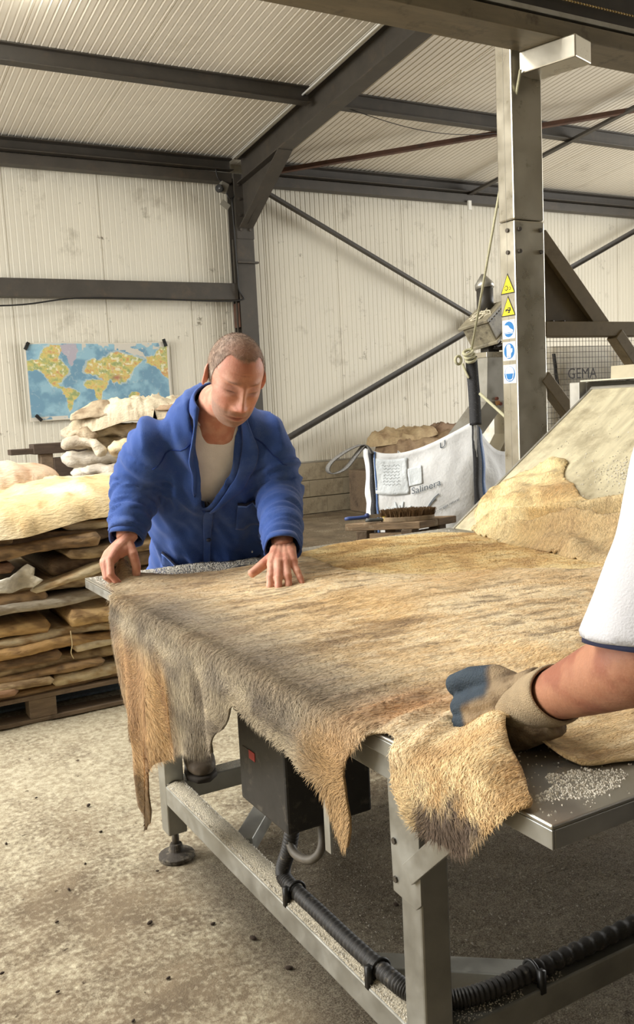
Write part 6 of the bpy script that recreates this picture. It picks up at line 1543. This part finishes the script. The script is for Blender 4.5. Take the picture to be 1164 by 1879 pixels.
# trousers and boots
pb = MB(); loft(pb, [(H + SP * SL * .02, LEFT, FN, .178, .105), (H - V3(0, 0, .05), LEFT, FN, .182, .112), (H - V3(0, 0, .14), LEFT, FN, .175, .108)], 24)
for a_, b_, c_ in ((hipL, kneeL, ankL), (hipR, kneeR, ankR)): pb.tube([tuple(a_ + V3(0, 0, .02)), tuple((a_ + b_) / 2), tuple(b_), tuple(lerp(b_, c_, .4)), tuple(lerp(b_, c_, .92))], [.10, .092, .078, .072, .064], 18)
pm_ = remesh(pb, .01, 5, .5, 'trousers'); P = coords(pm_); P += normals(pm_) * (.016 * (fbm(P * 9, 3, 643) - .5))[:, None]; setcoords(pm_, P)
obj('trousers', pm_, mat('dark_trousers', srgb(58, 56, 58), .85, vary=.15, vscale=9), man)
bt_m = mat('worn_boot', srgb(96, 84, 70), .7, vary=.3, vscale=18, dirt=srgb(162, 150, 128), dirt_scale=14, dirt_lo=.5, dirt_hi=.7); sole_m = mat('boot_sole', srgb(60, 54, 48), .8, vary=.3, vscale=30)
def boot(toe, heel, z):
    toe = V3(*toe); heel = V3(*heel); d = unit(toe - heel); sd = V3(-d[1], d[0], 0); L_ = np.linalg.norm(toe - heel); up_ = V3(0, 0, 1); mb = MB(); R_ = []
    for t, w_, h in ((0, .026, .060), (.08, .036, .085), (.3, .038, .092), (.5, .042, .075), (.7, .048, .056), (.88, .044, .045), (.97, .030, .034), (1.0, .012, .018)):
        c = heel + (toe - heel) * t + up_ * (z + .018 + h / 2); R_.append((c, sd, up_, w_, h / 2))
    loft(mb, R_, 20, 2.6); mb.tube([tuple(heel + d * .055 + up_ * (z + .06)), tuple(heel + d * .05 + up_ * (z + .15))], [.048, .052], 18)
    me = remesh(mb, .006, 4, .5, 'boot'); o = obj('boot', me, bt_m, man)
    so = MB(); loft(so, [(heel + (toe - heel) * t + up_ * (z + .009), sd, up_, w_, .010) for t, w_ in ((-.02, .022), (.06, .036), (.3, .036), (.5, .040), (.7, .049), (.88, .046), (1.0, .022))], 16, 5); so.build('sole', sole_m, o, True)
    for k in range(4):
        c = heel + (toe - heel) * (.40 + .08 * k) + up_ * (z + .115 - .012 * k - .010); MB().tube([tuple(c - sd * .026 - up_ * .012), tuple(c), tuple(c + sd * .026 - up_ * .012)], .003, 5).build('lace', mat('lace', srgb(136, 124, 104), .8), o, True)
boot((.925, 2.42, 0), (.985, 2.68, 0), .246); boot((1.36, 2.80, 0), (1.41, 3.07, 0), 0)

# ------------------------------------------------------------------ second worker at the right, mostly outside the picture
w_b = Body()
RT = unit(V3(.95, -.32, 0)); FW2 = unit(V3(.32, .95, 0))
S2 = V3(1.045, .575, 1.365); H2 = V3(1.15, .36, .90); SP2 = unit(S2 - H2); SL2 = np.linalg.norm(S2 - H2); FN2 = unit(np.cross(RT, SP2)); 
if FN2 @ FW2 < 0: FN2 = -FN2
Ls2 = V3(.862, .640, 1.325); Le2 = V3(.803, .652, 1.060); Lw2 = V3(.832, .888, .934); Rs2 = S2 + RT * .19; Re2 = V3(1.33, .62, 1.08); Rw2 = V3(1.23, .80, .90)
def rings2(g, lo=-.2):
    return [(H2 + SP2 * SL2 * t + FN2 * sh, RT, FN2, a + g, b + g) for t, a, b, sh in ((lo, .190, .125, 0), (.0, .190, .125, 0), (.25, .185, .125, .004), (.5, .190, .126, .008), (.75, .198, .122, .008), (.9, .190, .10, 0), (1.0, .155, .08, -.008), (1.06, .10, .064, -.012), (1.10, .066, .054, -.014))]
mb = MB(); loft(mb, rings2(-.02), 24)
mb.tube([tuple(Ls2 + RT * .03), tuple(Ls2), tuple(lerp(Ls2, Le2, .5)), tuple(Le2), tuple(lerp(Le2, Lw2, .22)), tuple(lerp(Le2, Lw2, .5)), tuple(lerp(Le2, Lw2, .78)), tuple(Lw2), tuple(Lw2 + (Lw2 - Le2) * .05)], [.05, .054, .050, .046, .0485, .043, .036, .031, .029], 20)
mb.tube([tuple(Rs2), tuple(lerp(Rs2, Re2, .5)), tuple(Re2), tuple(lerp(Re2, Rw2, .3)), tuple(Rw2)], [.054, .05, .045, .046, .031], 16)
HP2 = S2 + V3(.0, .075, .215); mb.tube([tuple(S2 - SP2 * .05), tuple(S2 + SP2 * .06), tuple(HP2 - V3(0, 0, .05))], [.075, .06, .055], 18)
hL2, hR2 = H2 - RT * .095, H2 + RT * .095; kL2, kR2 = V3(1.05, .42, .50), V3(1.26, .36, .50); aL2, aR2 = V3(1.04, .36, .09), V3(1.28, .28, .09)
for a_, b_, c_ in ((hL2, kL2, aL2), (hR2, kR2, aR2)): mb.tube([tuple(a_), tuple((a_ + b_) / 2), tuple(b_), tuple(lerp(b_, c_, .35)), tuple(c_)], [.085, .074, .056, .054, .036], 14)
tan_c = lambda P: mixc(C3(172, 120, 92), C3(150, 94, 72), sstep(.38, .66, fbm(P * 28, 4, 651)))
w_b.add_mesh(remesh(mb, .006, 4, .5, 'body'), tan_c)
tr2, hP2, hF2, hC2, hM2 = make_head(w_b, HP2, unit(V3(-.15, .8, -.55)), unit(V3(0, .4, .9)), 1.0)
hr2 = hand_geometry(False, [(.5, .4, .2)] * 4, (.06, .0, -.05, -.12), [(.024, .016, -.006), (.046, .036, -.016), (.062, .062, -.024), (.072, .082, -.03)], 1.0)
w_b.add_mesh(hr2, tan_c, lambda P: place(P, Rw2, unit(V3(-.4, .9, -.1)), (0, .1, -1)))
wk = w_b.build('person'); tag(wk, 'worker in a white short-sleeved shirt reaching in from the right with a glove', 'person')
make_hair(wk, tr2, hP2, hF2, hM2, 653)
sb = MB(); loft(sb, rings2(.012), 32)
sb.tube([tuple(Ls2 + RT * .07), tuple(Ls2 + RT * .01 + V3(0, 0, .01)), tuple(lerp(Ls2, Le2, .25)), tuple(lerp(Ls2, Le2, .6)), tuple(lerp(Ls2, Le2, .90) + V3(0, .010, 0)), tuple(lerp(Ls2, Le2, 1.06) + V3(0, .014, 0))], [.070, .074, .075, .079, .084, .087], 26)
sb.tube([tuple(Rs2 - RT * .07), tuple(Rs2), tuple(lerp(Rs2, Re2, .5)), tuple(lerp(Rs2, Re2, .95))], [.075, .08, .085, .092], 22)
sm2 = remesh(sb, .008, 6, .5, 'shirt'); P = coords(sm2); wv = 1 - np.abs(2 * fbm(P * np.array([9, 9, 4]), 3, 661) - 1); P += normals(sm2) * (.012 * (wv - .6))[:, None]; setcoords(sm2, P)
axS = unit(Le2 - Ls2); axR = unit(Re2 - Rs2); hemn = unit(axS + V3(.05, -.12, .0)); hemc = lerp(Ls2, Le2, .985)
nb2 = S2 + SP2 * .04
def keepS(P):
    c1 = ((P - hemc) @ hemn > 0) & (np.linalg.norm(P - hemc, axis=1) < .14); c2 = ((P - Re2) @ axR > -.03) & (np.linalg.norm(P - Re2, axis=1) < .13)
    q = P - nb2; ne = (np.linalg.norm(q - SP2 * (q @ SP2)[:, None], axis=1) < .075) & (q @ SP2 > -.02); return ~(c1 | c2 | ne | ((P - H2) @ SP2 < -.15 * SL2))
cut_mesh(sm2, keepS)
shirt = obj('shirt', sm2, mat('white_polo', srgb(196, 196, 200), .8, vary=.03, vscale=20, bump=.2, bscale=350), wk, solid=.003, soff=-1)
navy = mat('navy_trim', srgb(40, 46, 76), .8)
# navy trim showing below the sleeve hem
bm = bmesh.new(); bm.from_mesh(sm2); ed = [e for e in bm.edges if e.is_boundary]; vs_ = [np.array(v.co) for e in ed for v in e.verts]; bm.free()
vs_ = np.array([v for v in vs_ if np.linalg.norm(v - hemc) < .14])
if len(vs_):
    c0_ = vs_.mean(0); a1 = unit(np.cross(hemn, [0, 0, 1.])) if abs(hemn[2]) < .9 else unit(np.cross(hemn, [0, 1., 0])); a2 = np.cross(hemn, a1); an = np.arctan2((vs_ - c0_) @ a2, (vs_ - c0_) @ a1); rr = np.linalg.norm(vs_ - c0_, axis=1)
    G = []
    for k in range(40):
        q = -PI + 2 * PI * k / 40; dq = np.abs((an - q + PI) % (2 * PI) - PI); wgt = np.exp(-(dq / .15) ** 2); r = (wgt * rr).sum() / (wgt.sum() + 1e-9) - .003
        p = c0_ + (a1 * math.cos(q) + a2 * math.sin(q)) * r; G.append((p - hemn * .010, p + hemn * .006))
    G = np.array(G).transpose(1, 0, 2); mb = MB(); mb.grid(G, wrap=True); mb.build('sleeve_trim', navy, shirt, True, solid=.002)
pb = MB(); loft(pb, [(H2 + SP2 * .05, RT, FN2, .172, .115), (H2 - V3(0, 0, .05), RT, FW2, .178, .115), (H2 - V3(0, 0, .14), RT, FW2, .172, .11)], 24)
for a_, b_, c_ in ((hL2, kL2, aL2), (hR2, kR2, aR2)): pb.tube([tuple(a_), tuple((a_ + b_) / 2), tuple(b_), tuple(lerp(b_, c_, .4)), tuple(c_)], [.10, .092, .078, .072, .066], 18)
obj('trousers', remesh(pb, .01, 5, .5, 'trousers'), mat('dark_trousers', srgb(58, 56, 58), .85), wk)
man_keep = man; man = wk; boot((1.03, .54, 0), (1.04, .28, 0), 0); boot((1.31, .46, 0), (1.27, .20, 0), 0); man = man_keep
# work glove: knitted beige back and cuff, blue rubber thumb and palm
gl_m = mat('work_glove', rough=.75, attr='Col', vary=.16, vscale=50, bump=.4, bscale=380, spec=.25)
gcur = [(.95, .75, .45), (1.05, .85, .45), (1.1, .85, .45), (1.1, .85, .45)]
gm_ = hand_geometry(True, gcur, (.03, .0, -.03, -.06), [(-.026 + .05, .012, -.004), (.046, .034, -.006), (.056, .066, -.006), (.058, .098, -.008)], 1.22, 1.35, .003)
Pl = coords(gm_); base_c = mixc(C3(146, 126, 98), C3(112, 92, 68), sstep(.4, .65, fbm(Pl * 50, 3, 671)))
blue_ = np.clip(sstep(.088, .10, Pl[:, 1]) + sstep(.030, .042, Pl[:, 0]) * sstep(.028, .045, Pl[:, 1]) + sstep(-.010, -.020, Pl[:, 2]), 0, 1)
base_c = mixc(base_c, C3(92, 76, 58), sstep(.52, .7, fbm(Pl * 30 + 5, 3, 675)) * .7); gcol = mixc(base_c, mixc(C3(42, 52, 64), C3(62, 74, 84), fbm(Pl * 60, 3, 673)), blue_)
GW = Lw2 + V3(-.004, .018, -.016); setcoords(gm_, place(Pl, GW, (-.24, .80, -.46), (.90, .25, -.12))); setcol(gm_, gcol)
glove = obj('glove', gm_, gl_m, wk)
ax_ = unit(Lw2 - Le2); a1 = unit(np.cross(ax_, [0, 0, 1.])); a2 = np.cross(ax_, a1); G = []
for k, (t, r) in enumerate(((-.046, .0385), (-.050, .0425), (-.036, .0435), (-.020, .0410), (-.006, .0425), (.006, .0400), (.020, .0435), (.034, .0450), (.05, .044))):
    G.append([Lw2 + ax_ * t + a1 * math.cos(q) * r * 1.02 + a2 * math.sin(q) * r * .92 + ax_ * .004 * math.sin(2 * q + k) for q in np.linspace(0, 2 * PI, 36, endpoint=False)])
mb = MB(); mb.grid(np.array(G), wrap=True); mb.build('knit_cuff', mat('knit_beige', srgb(164, 144, 114), .9, vary=.14, vscale=40, bump=.5, bscale=500), glove, True, solid=.003, subd=1)
